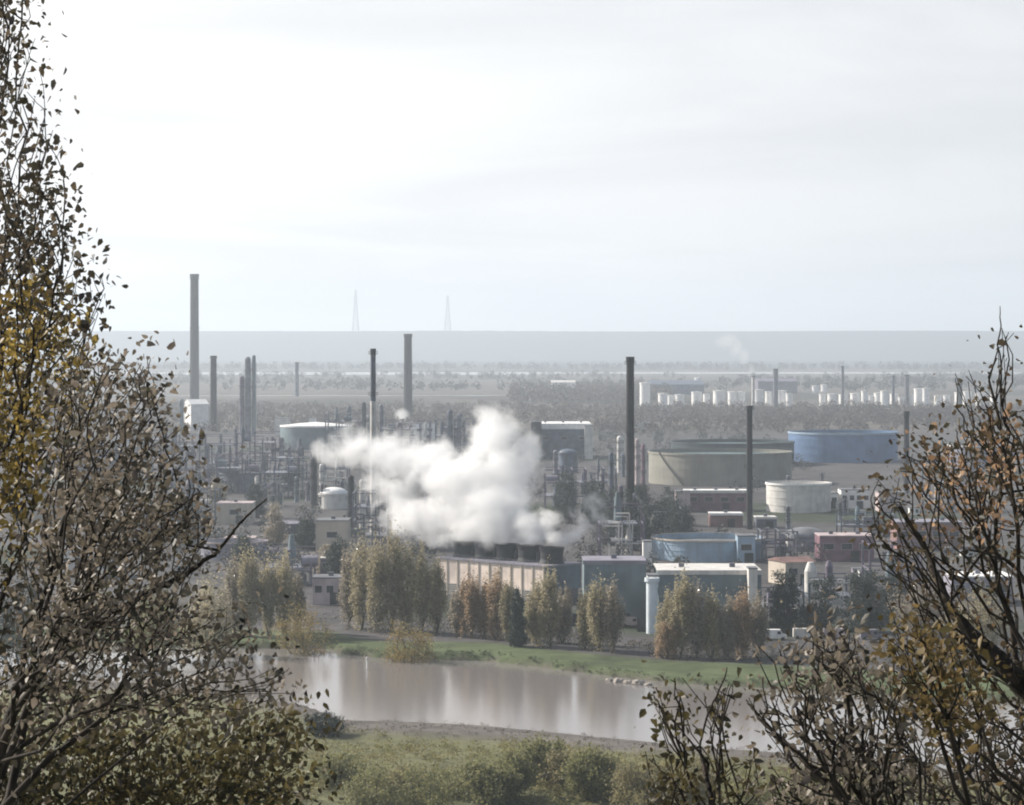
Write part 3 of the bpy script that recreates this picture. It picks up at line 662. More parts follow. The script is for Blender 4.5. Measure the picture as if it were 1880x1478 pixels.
def tubes(P, par, rmin, k, rmax, seed, nroot, sides=5, sub=2, pw=.5, base_r=()):
    n = len(P); cnt = np.ones(n)
    order = np.arange(n)[::-1]
    for i in order:
        if par[i] >= 0: cnt[par[i]] += cnt[i]
    rad = np.clip(rmin+k*(cnt-1)**pw, rmin, rmax); rs = np.random.RandomState(seed); V = []; Fc = []
    for i, r_ in enumerate(base_r): rad[i] = max(rad[i], r_)
    for i in range(n):
        p = par[i]
        if p < 0: continue
        a, b = P[p], P[i]; ra, rb = min(rad[p], rad[i]*1.5), rad[i]; d = b-a; ln = np.linalg.norm(d)
        if ln < 1e-4: continue
        m = (a+b)/2+rs.normal(size=3)*ln*.06; chain = [(a, ra), (m, (ra+rb)/2), (b, rb)] if sub > 1 else [(a, ra), (b, rb)]
        d = d/ln; h = np.cross(d, [0.3, .2, 1]); h /= np.linalg.norm(h)+1e-9; g = np.cross(d, h); base = len(V)
        for q, r in chain:
            for s in range(sides): t = 2*math.pi*s/sides; V.append(q+r*(h*math.cos(t)+g*math.sin(t)))
        for c in range(len(chain)-1):
            for s in range(sides): Fc.append((base+c*sides+s, base+c*sides+(s+1) % sides, base+(c+1)*sides+(s+1) % sides, base+(c+1)*sides+s))
    return V, Fc, cnt, rad
# ---- mid-distance trees: variants sharing mesh data
def tree_var(seed, h, w, kind):
    """meshes of one tree in its own frame: (trunk verts, faces), (leaf verts, faces)"""
    rs = np.random.RandomState(seed); n = {'bank': 95, 'dark': 80, 'bush': 45, 'far': 30}[kind]; pts = []
    z0 = {'bank': .15, 'dark': .06, 'bush': .08, 'far': .1}[kind]
    while len(pts) < n:
        z = rs.uniform(z0, 1); x, y = rs.uniform(-1, 1, 2)
        if kind == 'bank': e = (math.sin(math.pi*min(1, (z-z0)/(1-z0)*.90+.12))**.55)*(.78+.22*math.sin(z*11+seed+math.atan2(y, x)*2))
        elif kind == 'dark': e = (1-.55*z)*(.85+.15*math.sin(z*21+seed))
        else: e = math.sqrt(max(0, 1-((z-.45)/.58)**2))*(.85+.15*math.sin(5*math.atan2(y, x)+seed))
        if x*x+y*y < e*e and (x*x+y*y > (e*.35)**2 or rs.rand() < .4): pts.append((x*w/2, y*w/2, z*h))
    root = [(0, 0, -.3), (.02*h, 0, h*.12), (0, .01*h, h*.3), (.01*h, 0, h*.55)]
    P, par = grow(root, pts, .8); V, Fc, cnt, rad = tubes(P, par, .035, .03, h*.02+.04, seed, 4, 5, 2)
    L_ = []; per = {'bank': 52, 'dark': 80, 'bush': 70, 'far': 30}[kind]
    for i in range(4, len(P)):
        k = int(per*rs.uniform(.4, 1.6)); s = {'bank': (.055, .055, .075), 'dark': (.07, .07, .05), 'bush': (.09, .09, .09), 'far': (.1, .1, .1)}[kind]
        L_.append(P[i]+rs.normal(size=(k, 3))*np.array([w*s[0]*.95, w*s[1]*.95, h*s[2]*(1.5 if kind == 'bank' else .75)]))
        m = (P[i]+P[par[i]])/2; L_.append(m+rs.normal(size=(k//3, 3))*w*.05)
    C = np.concatenate(L_); C[:, 2] = np.maximum(C[:, 2], .15)
    lv, lf = leaf_quads(C, {'bank': .5, 'dark': .5, 'bush': .42, 'far': .6}[kind], rs, .7)
    return (V, Fc), (lv, lf)
_tv = {}
def tree(px, base, toppx, wpx, kind, leafm, label, group=None, seed=0, D=None, name='bank_tree', cat='tree', bark=None, z0=None):
    D = D or DG(base); h = Z(toppx, D)-GZ; w_ = wpx/F*D*(1.05 if kind == 'bank' else 1.1); gz = float(height(np.array([X(px, D)]), np.array([float(D)]))[0]) if z0 is None else z0
    if D > 500: h = Z(toppx, D)-gz
    t = empty(name, (X(px, D), D, gz-.05), 0, label, cat, group)
    (V, Fc), (lv, lf) = tree_var(seed, h, w_, kind)
    np_mesh('trunk', V, Fc, bark or M['bark2'], t); np_mesh('crown', lv, lf, leafm, t)
    return t
LM = dict(
 willow=leafmat('willow_leaves', [(.14,.15,.07),(.20,.20,.09),(.25,.24,.12),(.17,.17,.08)], .5),
 willow2=leafmat('yellow_willow_leaves', [(.18,.165,.08),(.24,.215,.105),(.28,.245,.14),(.18,.16,.08)], .5),
 olive=leafmat('olive_brown_leaves', [(.22,.20,.12),(.35,.31,.19),(.46,.40,.27),(.28,.245,.165)], .5),
 orange=leafmat('russet_leaves', [(.25,.175,.10),(.38,.265,.165),(.45,.33,.22),(.27,.21,.13)], .5),
 gold=leafmat('golden_leaves', [(.16,.14,.04),(.26,.21,.06),(.32,.22,.09),(.14,.13,.05)]),
 green=leafmat('green_leaves', [(.11,.12,.04),(.17,.175,.06),(.23,.215,.085),(.15,.14,.06)]),
 dark=leafmat('dark_blue_green_leaves', [(.022,.036,.032),(.035,.052,.045),(.05,.065,.055),(.028,.04,.036)], .2),
 mauve=leafmat('bare_mauve_twigs', [(.25,.22,.18),(.37,.325,.265),(.31,.27,.20),(.23,.20,.17)], .5, .2),
)
BT = [ # px, base, top, width, kind, leaves, label
 (1640,1150,1060,80,'dark','dark','dark evergreen almost touching the right hand tree'),
 (1250,1005,925,70,'dark','dark','smaller dark conifer right of the wide one'),
 (1090,960,880,70,'dark','dark','dark conifer at the right edge of the steam'),
 (556,1188,1108,88,'bush','gold','round yellow green bush at the left waterline'),
 (755,1202,1140,92,'bush','gold','rounded yellow bush at the waterline below the tall olive trees'),
 (950,1188,1084,34,'dark','dark','slim dark evergreen in front of the cooling tower'),
 (1225,1208,1140,40,'bush','orange','small orange bush at the foot of the broad bank tree'),
 (1440,1150,1052,70,'dark','dark','dark evergreen left of three near the right hand tree'),
 (1505,1155,1058,80,'dark','dark','dark evergreen in the middle of three near the right hand tree'),
 (1585,1160,1048,95,'dark','dark','wide dark evergreen right of three, behind the right hand tree'),
 (1040,960,868,70,'dark','dark','dark conifer wrapped in the right flank of the steam'),
 (1120,1000,885,80,'dark','dark','tall dark conifer left of the narrow one below the lone chimney'),
 (1180,960,880,60,'dark','dark','dark conifer behind the foot of the lone chimney'),
 (1235,965,895,60,'dark','dark','dark conifer below the left end of the largest tank'),
 (1210,1000,905,95,'dark','dark','wide dark conifer between the lone chimney and the low tank'),
 (1160,1010,900,60,'dark','dark','narrow dark conifer at the foot of the lone chimney'),
 (380,1190,1060,110,'bank','olive','brown bank tree half hidden by the left foreground leaves'),
 (280,1200,1070,120,'bank','green','green bank tree behind the left foreground leaves'),
 (150,1210,1060,130,'bank','olive','olive bank tree far left behind the foreground leaves'),
 (30,1215,1050,120,'bank','dark','dark bank tree at the far left edge'),
 (1690,1190,1070,110,'bank','mauve','greyish bank tree behind the right hand tree'),
 (1800,1200,1080,120,'bank','olive','olive bank tree at the far right behind branches'),
 (620,1060,985,50,'dark','dark','small dark tree by the beige block'),
 (690,1090,1010,60,'bank','mauve','grey leafless tree behind the tall olive trees'),
]
ORD = ['leftmost', 'second', 'third', 'fourth', 'fifth', 'sixth', 'seventh', 'eighth']
def rowof(where, items):
    for i, (px, base, top, w_, l) in enumerate(items):
        o_ = 'leftmost' if i == 0 else 'rightmost' if i == len(items)-1 else ORD[i]+' from left'
        tint = {'olive': 'pale olive', 'orange': 'russet', 'mauve': 'greyish tan'}[l]
        BT.append((px, base, top, w_, 'bank', l, 'slim %s poplar, %s of row %s' % (tint, o_, where)))
rowof('behind the round waterline bush', [(428,1166,1020,44,'mauve'),(458,1168,1008,48,'olive'),(492,1166,1030,40,'olive'),(520,1164,1018,46,'olive'),(545,1160,1055,34,'mauve')])
rowof('left of the cooling tower', [(640,1152,1008,42,'mauve'),(664,1156,990,46,'olive'),(692,1160,998,44,'olive'),(718,1160,984,46,'olive'),(746,1160,1004,44,'olive'),(774,1163,1012,46,'olive'),(802,1164,1034,42,'olive')])
rowof('in front of the cooling tower wall', [(842,1170,1082,38,'mauve'),(864,1172,1062,42,'orange'),(888,1172,1070,38,'orange'),(912,1175,1056,42,'orange'),(934,1178,1072,34,'olive')])
rowof('between the cooling tower and the silo', [(984,1186,1072,40,'olive'),(1008,1188,1054,44,'olive'),(1034,1182,1080,38,'mauve'),(1074,1192,1092,40,'olive'),(1098,1196,1068,46,'olive'),(1124,1198,1078,42,'mauve')])
rowof('right of the silo', [(1226,1206,1090,42,'olive'),(1250,1208,1060,50,'olive'),(1278,1208,1070,46,'mauve'),(1306,1208,1094,44,'olive'),(1336,1208,1104,44,'mauve'),(1362,1207,1088,46,'orange'),(1390,1205,1098,42,'mauve')])
BT += [(398,940,880,50,'dark','mauve','greyish hazy tree beside the beige block at the left'),(470,950,890,46,'dark','dark','dark hazy tree right of the beige block at the left'),
 (505,1000,925,50,'dark','mauve','greyish tree beside the low grey tank, left side'),(560,1010,940,50,'dark','dark','dark tree beside the low grey tank, right side'),
 (350,1000,925,60,'dark','dark','dark tree among the left hand leaves by the pink roofed shed'),(445,1060,985,60,'dark','dark','dark tree behind the leftmost poplar row'),
 (535,900,850,44,'dark','dark','small dark tree under the left tip of the steam'),(600,1055,1000,44,'dark','mauve','greyish tree above the pinkish house')]
for i, (a, b, c, d, k, l, lab) in enumerate(BT): tree(a, b, c, d, k, LM[l], lab, seed=100+i, name='shrub' if k == 'bush' else 'tree', cat='bush' if k == 'bush' else 'tree', group='trees and bushes along the far bank' if b > 1100 else None)
# meadow willows at the bottom
NB = [(992,1440,1345,85,'green','taller willow bush at the bottom centre'),(1085,1470,1370,90,'green','rounded green bush right of the centre willow'),
 (900,1478,1392,90,'green','low green bush left of the centre willow'),(790,1500,1400,110,'green','wide green bush low at the bottom left of centre'),
 (690,1500,1395,95,'green','green bush at the bottom beside the left foreground leaves'),(1180,1490,1385,90,'gold','yellowish bush at the bottom right of centre'),
 (620,1440,1370,70,'green','small green bush at the end of the mud bank'),(1260,1480,1390,80,'gold','yellow green bush below the bare shrub'),
 (592,1350,1298,60,'dark','dark round bush at the left end of the mud bank'),(1400,1500,1410,100,'green','green bush under the right foreground twigs'),(1550,1520,1420,110,'green','green bush at the bottom right behind twigs'),
 (940,1465,1375,75,'green','upright green bush directly left of the taller willow'),(1035,1450,1372,75,'gold','yellowish bush directly right of the taller willow'),
 (850,1460,1398,90,'green','pale green bush between the two low ones left of centre'),(740,1460,1400,80,'gold','yellowish bush at the lower left of the meadow'),
 (1135,1460,1385,80,'green','green bush between the rounded and the yellowish ones')]
for i, (a, b, c, d, l, lab) in enumerate(NB): tree(a, b, c+10, d*1.25, 'bank' if 'willow' in lab or 'upright' in lab else 'bush', LM[{'green': 'willow', 'gold': 'willow2', 'dark': 'dark'}[l]], lab, 'bushes on the near meadow', 300+i, name='shrub', cat='bush')
# ---- ground cover and far woods (stuff)
def scatter(name, label, cat, X_, Y_, hh, ww, per, size, leafm, seed, flat=.5):
    rs = np.random.RandomState(seed); g = height(X_, Y_); C = []
    n = len(X_); idx = np.repeat(np.arange(n), per); d = rs.normal(size=(len(idx), 3)); d /= np.maximum(np.linalg.norm(d, axis=1), 1e-6)[:, None]; d *= rs.uniform(.45, 1, len(idx))[:, None]
    cz = g[idx]+hh[idx]*.5
    cen = np.stack([X_[idx]+d[:, 0]*ww[idx]*.5, Y_[idx]+d[:, 1]*ww[idx]*.5, np.maximum(cz+d[:, 2]*hh[idx]*.5, g[idx]+.05)], 1)
    v, f = leaf_quads(cen, np.repeat(size, per) if np.ndim(size) else np.full(len(idx), size), rs, .75)
    return tag(np_mesh(name, v, f, leafm), label, cat, None, 'stuff')
rs = np.random.RandomState(5)
def rpx(n, p0, p1, d0, d1, rs): D = rs.uniform(d0, d1, n); return (rs.uniform(p0, p1, n)-940)/F*D, D
x, y = rpx(2600, 300, 1900, 395, 500, rs); nlx = interp(x, nearL); k = y < nlx-24; x, y = x[k], y[k]
keep = wob(x, y, .09, 31) > -.35; x, y = x[keep], y[keep]; n = len(x)
scatter('undergrowth', 'rough green meadow growth along the near river side', 'undergrowth', x, y, rs.uniform(.6, 2.8, n), rs.uniform(1.5, 4.5, n), 36, .32, leafmat('meadow_leaves', [(.12,.12,.04),(.19,.18,.06),(.25,.22,.085),(.17,.14,.07)], .35, scale=.08), 51)
x = rs.uniform(-120, 130, 900); nlx = interp(x, nearL); y = nlx-rs.uniform(-1, 26, 900)**1.0
scatter('reeds', 'brown dead reeds and twigs on the muddy near shore', 'reeds', x, y, rs.uniform(.2, 1.0, 900), rs.uniform(.6, 2.2, 900), 16, .22, leafmat('dead_reeds', [(.10,.08,.06),(.16,.13,.11),(.20,.17,.15)], .2), 52)
x = rs.uniform(-170, 260, 700); y = interp(x, farL)+rs.uniform(-.5, 3.5, 700)
scatter('bank_grass', 'green tussocks overhanging the far waterline, darkened as bank shadow', 'grass', x, y, rs.uniform(.3, 1.3, 700), rs.uniform(.6, 2.4, 700), 22, .25, leafmat('bank_shade_tussocks', [(.03,.035,.02),(.05,.06,.028),(.08,.09,.04)], .3), 53)  # tussock colours darkened to stand for the shadow under the bank step
# hedge belt between bank and works
x = rs.uniform(-190, 300, 420); y = interp(x, farL)+rs.uniform(36, 60, 420)
scatter('hedge_scrub', 'low brown green scrub between the bank trees and the works', 'scrub', x, y, rs.uniform(1.2, 3.8, 420), rs.uniform(2, 5, 420), 60, .36, leafmat('scrub_leaves', [(.05,.06,.045),(.10,.09,.065),(.13,.11,.09)], .3), 54)
def far_wood(name, label, n, p0, p1, d0, d1, h0, h1, per, size, m, seed, dens=None):
    rs = np.random.RandomState(seed); x, y = rpx(n, p0, p1, d0, d1, rs)
    if dens is not None: k = wob(x, y, dens, seed) > -.12; x, y = x[k], y[k]
    n = len(x); h = rs.uniform(h0, h1, n)
    return scatter(name, label, 'woodland', x, y, h, h*rs.uniform(.7, 1.2, n), per, size, m, seed)
mw = leafmat('mauve_wood_leaves', [(.07,.055,.052),(.11,.085,.08),(.09,.08,.062),(.14,.105,.095)], .25, scale=.02)
gw = leafmat('grey_green_wood_leaves', [(.04,.042,.04),(.065,.062,.055),(.09,.075,.075)], .25, scale=.01)
dw = leafmat('dark_grey_wood_leaves', [(.03,.036,.034),(.05,.055,.05),(.07,.062,.06)], .2, scale=.02)
far_wood('near_woodland', 'mauve brown leafless woodland belt behind the refinery', 2600, -100, 2000, 2150, 3000, 6, 12, 46, 1.7, mw, 61)
far_wood('tank_farm_woodland', 'brown scrub wood in front of the distant white tanks', 900, 1150, 2000, 2400, 2960, 3, 5.5, 50, 1.4, mw, 62)
far_wood('works_trees', 'grey green trees scattered among the works', 950, 150, 1500, 830, 2150, 4, 9, 90, .9, dw, 63, .01)
far_wood('plain_woodland', 'hazy grey woodland on the plain below the ridge', 1300, -100, 2000, 4000, 5800, 9, 18, 40, 3.2, gw, 64, .004)
far_wood('shore_woodland', 'hazy wood at the foot of the ridge beyond the estuary', 500, -200, 2100, 7250, 7700, 14, 24, 40, 5, gw, 65)
far_wood('mid_woodland', 'purple grey wood right of the centre below the ridge', 520, 940, 1230, 3150, 4300, 10, 20, 55, 2.6, mw, 66)
# ---- foreground trees close to the camera
def inpoly(px, py, poly):
    r = np.zeros(len(px), bool); n = len(poly)
    for i in range(n):
        x0, y0 = poly[i]; x1, y1 = poly[(i+1) % n]
        c = ((y0 > py) != (y1 > py)) & (px < (x1-x0)*(py-y0)/((y1-y0) or 1e-9)+x0); r ^= c
    return r
def wpt(px, py, D): return np.array([X(px, D), D, Z(py, D)])
def near_tree(label, rootpx, regions, D0, dthick, seed, leafm, bark, leafsize, name='tree', cat='tree', rmin=.0028, k=.0016, rmax=.10, bf=.75, rt=0.0, leafm2=None, l2='golden yellow leaves in the middle of the crown', limbs=(), leafs=8, spread=.16):
    """regions: (polygon in photo px, number of twig ends, leaves per twig end)"""
    rs = np.random.RandomState(seed); pts = []; nl = []
    gold = []
    for poly, n, per, *gg in regions:
        xs_ = [p[0] for p in poly]; ys_ = [p[1] for p in poly]; got = 0
        while got < n:
            a = rs.uniform(min(xs_), max(xs_), 400); b = rs.uniform(min(ys_), max(ys_), 400); kk = inpoly(a, b, poly)
            for p, q in zip(a[kk], b[kk]):
                if got >= n: break
                dd = D0+rs.uniform(-dthick, dthick)/2; pts.append(wpt(p, q, dd)); nl.append(per); gold.append(bool(gg)); got += 1
    def smooth(pl, k=4):
        o = []
        for i in range(len(pl)-1):
            p0, p1, p2, p3 = [np.array(pl[min(max(j, 0), len(pl)-1)], float) for j in (i-1, i, i+1, i+2)]
            for s in np.arange(k)/k: o.append(.5*((2*p1)+(p2-p0)*s+(2*p0-5*p1+4*p2-p3)*s*s+(3*p1-p0-3*p2+p3)*s**3))
        return o+[np.array(pl[-1], float)]
    root = [wpt(a, b, D0+.25*math.sin(b*.013+seed)) for a, b in smooth(rootpx)]; gz = float(height(np.array([root[0][0]]), np.array([D0*1.0]))[0])
    root = [np.array([root[0][0], D0, gz-.3])]+root
    extra = []
    for lb in limbs:
        extra += [wpt(a, b, D0-.2) for a, b in smooth(lb, 3)]
    # limbs join first
    if extra:
        P0, par0 = grow(root, extra, .02)
    else: P0, par0 = np.array(root), np.array([-1]+list(range(len(root)-1)))
    # continue the growth from that skeleton
    base = len(P0); P = [p for p in P0]; par = list(par0); pl = np.zeros(base)
    for i in range(1, base): pl[i] = pl[par[i]]+np.linalg.norm(P0[i]-P0[par[i]])
    pts = np.array(pts); n = len(pts); pl = list(pl); best = np.full(n, 1e9); bi = np.zeros(n, int); done = np.zeros(n, bool)
    for q in range(base):
        c = np.linalg.norm(pts-P[q], axis=1)+bf*pl[q]; m = c < best; best[m] = c[m]; bi[m] = q
    for _ in range(n):
        j = int(np.argmin(np.where(done, 1e9, best))); done[j] = True; q = int(bi[j]); P.append(pts[j]); par.append(q); pl.append(pl[q]+np.linalg.norm(pts[j]-P[q]))
        c = np.linalg.norm(pts-pts[j], axis=1)+bf*pl[-1]; m = (c < best) & ~done; best[m] = c[m]; bi[m] = len(P)-1; nl.append(0) if False else None
        P[-1] = pts[j]; par[-1] = q; _idx.append(j)
    P = np.array(P); par = np.array(par)
    V, Fc, cnt, rad = tubes(P, par, rmin, k, rmax, seed, base, 6, 2, .55, [rt*(1-.93*i/len(root)) for i in range(len(root))])
    t = empty(name, (root[0][0], D0, gz), 0, label, cat); off = np.array([root[0][0], D0, gz])
    # thick wood is the trunk, thin wood the twigs
    Va = np.array(V)-off; Fa = np.array(Fc); 
    big = []; small = []; e = 0; per_e = 12
    for i in range(len(P)):
        if par[i] < 0: continue
        if np.linalg.norm(P[i]-P[par[i]]) < 1e-4: continue
        (big if rad[i] > .022 else small).append(np.arange(e*12, e*12+12)); e += 1
    def sub(nm, groups):
        if not groups: return
        f = Fa[np.concatenate(groups)]; used, inv = np.unique(f, return_inverse=True); np_mesh(nm, Va[used], inv.reshape(f.shape), bark, t)
    sub('trunk', big); sub('twigs', small)
    C = []; C2 = []
    for i in range(base, len(P)):
        per = nl[_idx[i-base]]; c = rs.poisson(per)
        if c: 
            s = rs.uniform(0, 1, (c, 1)); ctr = P[i]*(1-s*.8)+P[par[i]]*s*.8; (C2 if gold[_idx[i-base]] and rs.rand() < .7 else C).append(ctr+rs.normal(size=(c, 3))*spread*np.array([1, 1, 1]))
    C = np.concatenate(C)-off; lv, lf = leaf_blades(C, leafsize, rs)
    np_mesh('leaves', lv, lf, leafm, t); _idx.clear()
    if C2: lv, lf = leaf_blades(np.concatenate(C2)-off, leafsize, rs); np_mesh('leaves', lv, lf, leafm2, t)['label'] = l2
    return t
_idx = []
fg_brown = leafmat('foreground_brown_leaves', [(.10,.08,.035),(.26,.19,.06),(.40,.28,.08),(.20,.15,.05),(.48,.35,.10),(.12,.10,.05)], .45, .5, 1.2)
fg_dark = leafmat('foreground_dark_leaves', [(.03,.028,.022),(.08,.065,.04),(.15,.11,.07),(.06,.055,.035),(.10,.085,.06),(.035,.03,.03)], .3, .5, 1.2)
fg_green = leafmat('foreground_green_leaves', [(.025,.025,.02),(.10,.085,.06),(.19,.165,.13),(.24,.20,.16),(.035,.03,.03),(.07,.07,.045)], .4, .5, 1.2)
fg_olive = leafmat('foreground_olive_leaves', [(.02,.02,.015),(.06,.055,.028),(.13,.105,.045),(.045,.04,.025),(.09,.075,.045)], .4, .5, 1.2)
fg_rust = leafmat('foreground_rust_leaves', [(.03,.03,.022),(.07,.06,.035),(.15,.10,.06),(.05,.045,.03),(.10,.085,.055),(.03,.03,.027)], .4, .5, 1.2)
near_tree('tall tree with yellow brown leaves along the left edge of the view', [(-190,1700),(-170,1300),(-160,900),(-140,500),(-130,150)],
  [([(-330,-250),(-40,-250),(-40,520),(-330,520)], 110, 8.0),
   ([(-60,-150),(20,-150),(62,20),(70,110),(85,200),(120,300),(120,400),(100,520),(-60,520)], 230, 7.5),
   ([(40,330),(120,380),(165,470),(205,520),(195,570),(120,640),(40,640)], 90, 6.0),
   ([(-330,520),(100,520),(165,600),(150,700),(120,800),(60,960),(-330,1000)], 460, 20, 1),
   ([(-330,1000),(60,960),(100,1200),(80,1500),(-330,1500)], 300, 13)], 24, 4.0, 11, fg_dark, M['bark'], .066, leafm2=fg_brown, limbs=[[(-150,700),(-40,560),(60,440),(110,400)],[(-150,900),(0,800),(90,700)],[(-140,480),(-20,330),(60,230)]], spread=.14)
near_tree('thin tree with grey green leaves and a dark bowed branch at the left', [(-60,1640),(-5,1400),(30,1290),(85,1220),(160,1160),(245,1103),(330,1060),(400,1010),(440,960),(490,915)],
  [([(120,640),(200,625),(290,660),(312,705),(300,745),(365,830),(370,900),(300,960),(140,960),(90,800)], 190, 12),
   ([(60,900),(330,900),(400,960),(330,1100),(200,1160),(20,1160)], 200, 13),
   ([(20,1150),(330,1080),(440,1120),(490,1200),(545,1270),(470,1300),(20,1330)], 180, 13)], 19, 3.0, 12, fg_green, M['bark'], .050,
  limbs=[[(170,1150),(165,1080),(132,1010)],[(245,1105),(235,1180),(225,1260)],[(330,1060),(345,960),(300,800),(270,700)],[(60,1250),(80,1050),(100,850)]], rmax=.045, rt=.05, spread=.12)
near_tree('dense low yellow green thicket in the bottom left corner', [(180,1700),(200,1560),(240,1450)],
  [([(-250,1270),(120,1290),(330,1310),(440,1290),(500,1300),(560,1330),(575,1400),(590,1520),(-250,1560)], 520, 20)], 27, 3.0, 13, fg_olive, M['bark'], .075, name='thicket', cat='bush', rmax=.05, spread=.2)
near_tree('large dark branching tree with rust tinted leaves along the right edge', [(2080,1720),(1990,1450),(1930,1320),(1870,1250),(1790,1170),(1740,1110),(1700,1010),(1650,930)],
  [([(1600,860),(1680,800),(1750,770),(1830,745),(1960,760),(2120,800),(2120,1000),(1560,1040),(1590,960)], 260, 5), ([(1660,830),(1720,800),(1900,790),(1960,830),(1940,930),(1700,930)], 90, 9, 1),
   ([(1600,1000),(2120,980),(2120,1300),(1700,1320),(1600,1270),(1640,1150)], 330, 3.5),
   ([(1690,1300),(2120,1280),(2120,1540),(1640,1540),(1650,1400)], 230, 2.5),
   ([(1826,600),(1843,600),(1850,745),(1822,750)], 12, 2.0), ([(1750,680),(1800,650),(1830,740),(1745,770)], 16, 2.0), ([(1840,620),(1862,600),(1858,700),(1842,740)], 9, 1.5)], 21, 3.6, 14, fg_rust, M['bark'], .048, leafm2=leafmat('tan_orange_leaves', [(.16,.10,.06),(.34,.21,.13),(.45,.30,.19),(.22,.14,.08)], .5, .5, 1.2), l2='orange tan leaves at the top of the crown',
  limbs=[[(1740,1110),(1830,960),(1842,800),(1836,650),(1836,562)],[(1870,1250),(1900,1100),(1880,900),(1850,790)],[(1700,1010),(1720,900),(1700,830)],[(1930,1320),(1850,1340),(1760,1290),(1700,1230)]], rmax=.10, rmin=.0030, k=.0019, rt=.13, spread=.12)
near_tree('yellow leaved bushy sapling in front of the dark tree at right', [(1850,1700),(1800,1480),(1760,1380),(1720,1280)],
  [([(1620,1150),(1700,1130),(1760,1180),(1830,1260),(1800,1340),(1700,1330),(1640,1260)], 110, 7)], 17, 1.6, 15, leafmat('sapling_leaves', [(.05,.045,.022),(.13,.10,.04),(.19,.13,.055),(.08,.07,.035)], .45, .5, 1.2), M['bark'], .055, rmax=.03, spread=.10)
near_tree('forked nearly bare shrub at the bottom right of centre', [(1325,1640),(1312,1500),(1300,1440),(1287,1385),(1285,1360)],
  [([(1205,1245),(1260,1240),(1270,1330),(1240,1370),(1200,1310)], 30, 3.0), ([(1290,1255),(1345,1230),(1350,1300),(1310,1370),(1290,1330)], 30, 2.0),
   ([(1180,1380),(1270,1360),(1290,1478),(1190,1520)], 40, 7), ([(1300,1380),(1390,1360),(1400,1478),(1310,1500)], 36, 4)], 18, 1.4, 16, fg_olive, M['bark'], .050, name='shrub', cat='bush',
  limbs=[[(1287,1385),(1255,1345),(1235,1320)],[(1285,1370),(1300,1310),(1328,1250),(1335,1225)]], rmax=.030, rt=.035, spread=.08)
near_tree('straggling bare shrub leaning left in the bottom right corner', [(1700,1680),(1600,1540),(1550,1470),(1500,1420),(1450,1370),(1400,1325),(1370,1285)],
  [([(1360,1270),(1480,1250),(1560,1290),(1590,1400),(1560,1450),(1440,1400)], 150, 2), ([(1400,1400),(1640,1440),(1660,1540),(1420,1540)], 150, 4), ([(1560,1200),(1650,1240),(1690,1400),(1600,1420)], 110, 2), ([(1380,1180),(1500,1160),(1560,1280),(1400,1290)], 40, 4),
   ([(1480,1150),(1560,1140),(1600,1260),(1500,1280)], 60, 8)], 16, 2.2, 17, fg_green, M['bark'], .048, name='shrub', cat='bush', limbs=[[(1600,1540),(1590,1450),(1570,1380),(1563,1310)],[(1640,1580),(1700,1450),(1680,1350)]], rmax=.035, rt=.045, spread=.11)
near_tree('tangled dark undergrowth of twigs filling the bottom right corner', [(1780,1800),(1760,1650),(1740,1560)],
  [([(1480,1340),(1620,1300),(1760,1330),(1960,1260),(2100,1300),(2100,1560),(1460,1560)], 480, 3.5)], 25, 3.0, 18, leafmat('tangle_leaves', [(.03,.03,.025),(.08,.07,.05),(.14,.115,.08),(.05,.05,.035),(.17,.15,.12)], .35, .5, 1.2), M['bark'], .070, name='thicket', cat='bush', rmax=.05, rmin=.004, k=.0024, spread=.16)
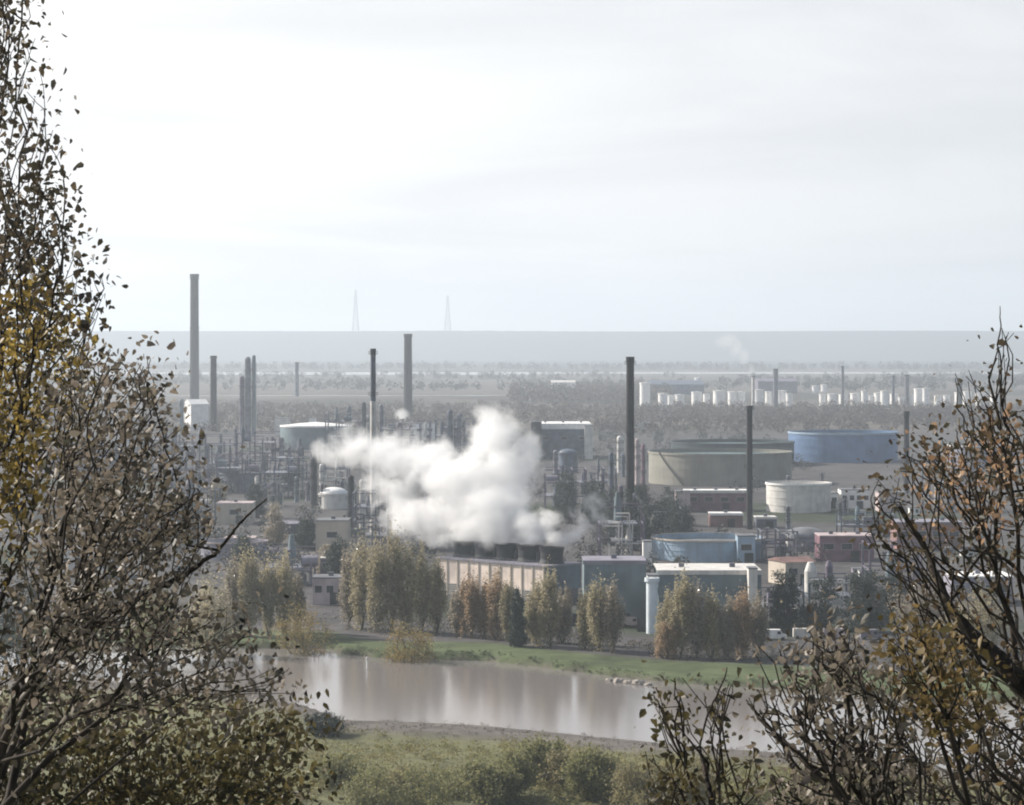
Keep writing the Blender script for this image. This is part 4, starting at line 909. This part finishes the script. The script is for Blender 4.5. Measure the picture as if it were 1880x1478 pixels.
# ================================================================ steam
def steam(name, label, puffs, dens, nscale, namp=.9, gain=2.4, wisp=.5, cat='steam', step=1.0, world=()):
    """puffs: px, py, D, rx px, rz px, ry m, weight -> a closed skin round soft puffs, its density falling to nothing at the skin"""
    import bmesh
    el = [(X(a, d), d, Z(b, d), rx/F*d, ry, rz/F*d, wt) for a, b, d, rx, rz, ry, wt in puffs]+list(world)
    bm = bmesh.new()
    from mathutils import Matrix
    for x, y, z, rx, ry, rz, wt in el: bmesh.ops.create_icosphere(bm, subdivisions=3, radius=1.04, matrix=Matrix.Translation((x, y, z))@Matrix.Diagonal((rx, ry, rz, 1)))
    me = bpy.data.meshes.new(name); bm.to_mesh(me); bm.free()
    o = bpy.data.objects.new(name, me); sc.collection.objects.link(o)
    md = o.modifiers.new('skin', 'REMESH'); md.mode = 'VOXEL'; md.voxel_size = min(e[3] for e in el)/5
    ev = o.evaluated_get(bpy.context.evaluated_depsgraph_get()); nm = bpy.data.meshes.new_from_object(ev); o.modifiers.clear(); o.data = nm
    m = bpy.data.materials.new(name); m.use_nodes = True; t = m.node_tree; t.nodes.clear()
    g = N(t, 'ShaderNodeNewGeometry'); pos = g.outputs['Position']
    wn = N(t, 'ShaderNodeTexNoise'); L(t, pos, wn.inputs['Vector']); wn.inputs['Scale'].default_value = nscale*.45; wn.inputs['Detail'].default_value = 1
    pos2 = vmath(t, 'MULTIPLY_ADD', vmath(t, 'SUBTRACT', wn.outputs['Color'], (.5, .5, .5)).outputs[0], (wisp*9,)*3, pos).outputs[0]
    cur = None
    for x, y, z, rx, ry, rz, wt in el:
        q = vmath(t, 'MULTIPLY_ADD', pos2, (1/rx, 1/ry, 1/rz), (-x/rx, -y/ry, -z/rz)).outputs[0]
        ln = vmath(t, 'LENGTH', q).outputs['Value']; f = math_n(t, 'MULTIPLY_ADD', ln, -wt, wt)
        cur = f if cur is None else math_n(t, 'SMOOTH_MAX', cur, f, .15)
    # never any steam outside the true skin
    nz = N(t, 'ShaderNodeTexNoise'); L(t, pos2, nz.inputs['Vector']); nz.inputs['Scale'].default_value = nscale; nz.inputs['Detail'].default_value = 4; nz.inputs['Roughness'].default_value = .62
    d = math_n(t, 'SUBTRACT', math_n(t, 'MULTIPLY', cur, gain), math_n(t, 'MULTIPLY', mrange(t, nz.outputs[0], .3, .7, 0, 1), namp))
    d = math_n(t, 'MULTIPLY', math_n(t, 'MAXIMUM', math_n(t, 'MINIMUM', d, 1.2), 0.0), dens)
    pv = N(t, 'ShaderNodeVolumePrincipled'); pv.inputs['Color'].default_value = (.997, .997, .997, 1); pv.inputs['Anisotropy'].default_value = .1
    L(t, d, pv.inputs['Density']); L(t, pv.outputs[0], N(t, 'ShaderNodeOutputMaterial').inputs['Volume'])
    m.cycles.volume_step_rate = step
    o.data.materials.clear(); o.data.materials.append(m)
    return tag(o, label, cat, None, 'stuff')
steam('steam_cloud', 'large white steam cloud billowing off the cooling tower and drifting left', [
 (885,972,768,150,46,11,.8),(730,965,790,95,55,11,.5),(690,890,800,70,50,10,.55),(780,955,782,105,66,12,.8),(730,935,792,80,50,11,.6),(720,900,795,75,62,11,.75),(870,985,772,120,32,9,.9),(900,935,774,115,75,13,1),(820,945,780,90,60,11,.8),(850,880,786,120,80,15,1),(925,870,788,90,85,14,1),(905,800,795,72,75,12,1),(890,758,800,42,38,8,.7),
 (965,830,792,50,60,9,.8),(780,850,800,90,68,13,1),(715,835,806,75,62,12,1),(650,820,812,70,48,10,.9),(606,828,816,45,34,8,.8),(745,905,795,70,50,9,.6),
 (1055,975,772,85,60,10,.5),(1095,945,778,50,55,8,.5),(970,972,768,90,50,9,.7)], .19, .19, namp=1.7, gain=3.2, wisp=1.0, step=.7, world=[(x+dx, y+1, z+dz, r, r, rz, .8) for x, y, z in STACKS for dx, dz, r, rz in ((0, 2.2, 4.6, 4.0), (-1.2, 6.5, 6.0, 5.5))])
steam('steam_plume', 'small pale steam plume at the foot of the thick dark chimney', [(740,765,2300,18,22,8,1),(757,785,2300,20,20,8,1),(770,800,2300,18,16,8,.8)], .12, .05)
steam('smoke_wisp', 'faint bluish wisp of smoke rising from the thin pale distant stack', [(1378,680,3050,9,22,7,1),(1366,655,3050,14,24,8,1),(1352,640,3050,20,22,9,1),(1335,628,3050,30,20,9,.9)], .026, .03, cat='smoke', namp=.8, wisp=1.5)
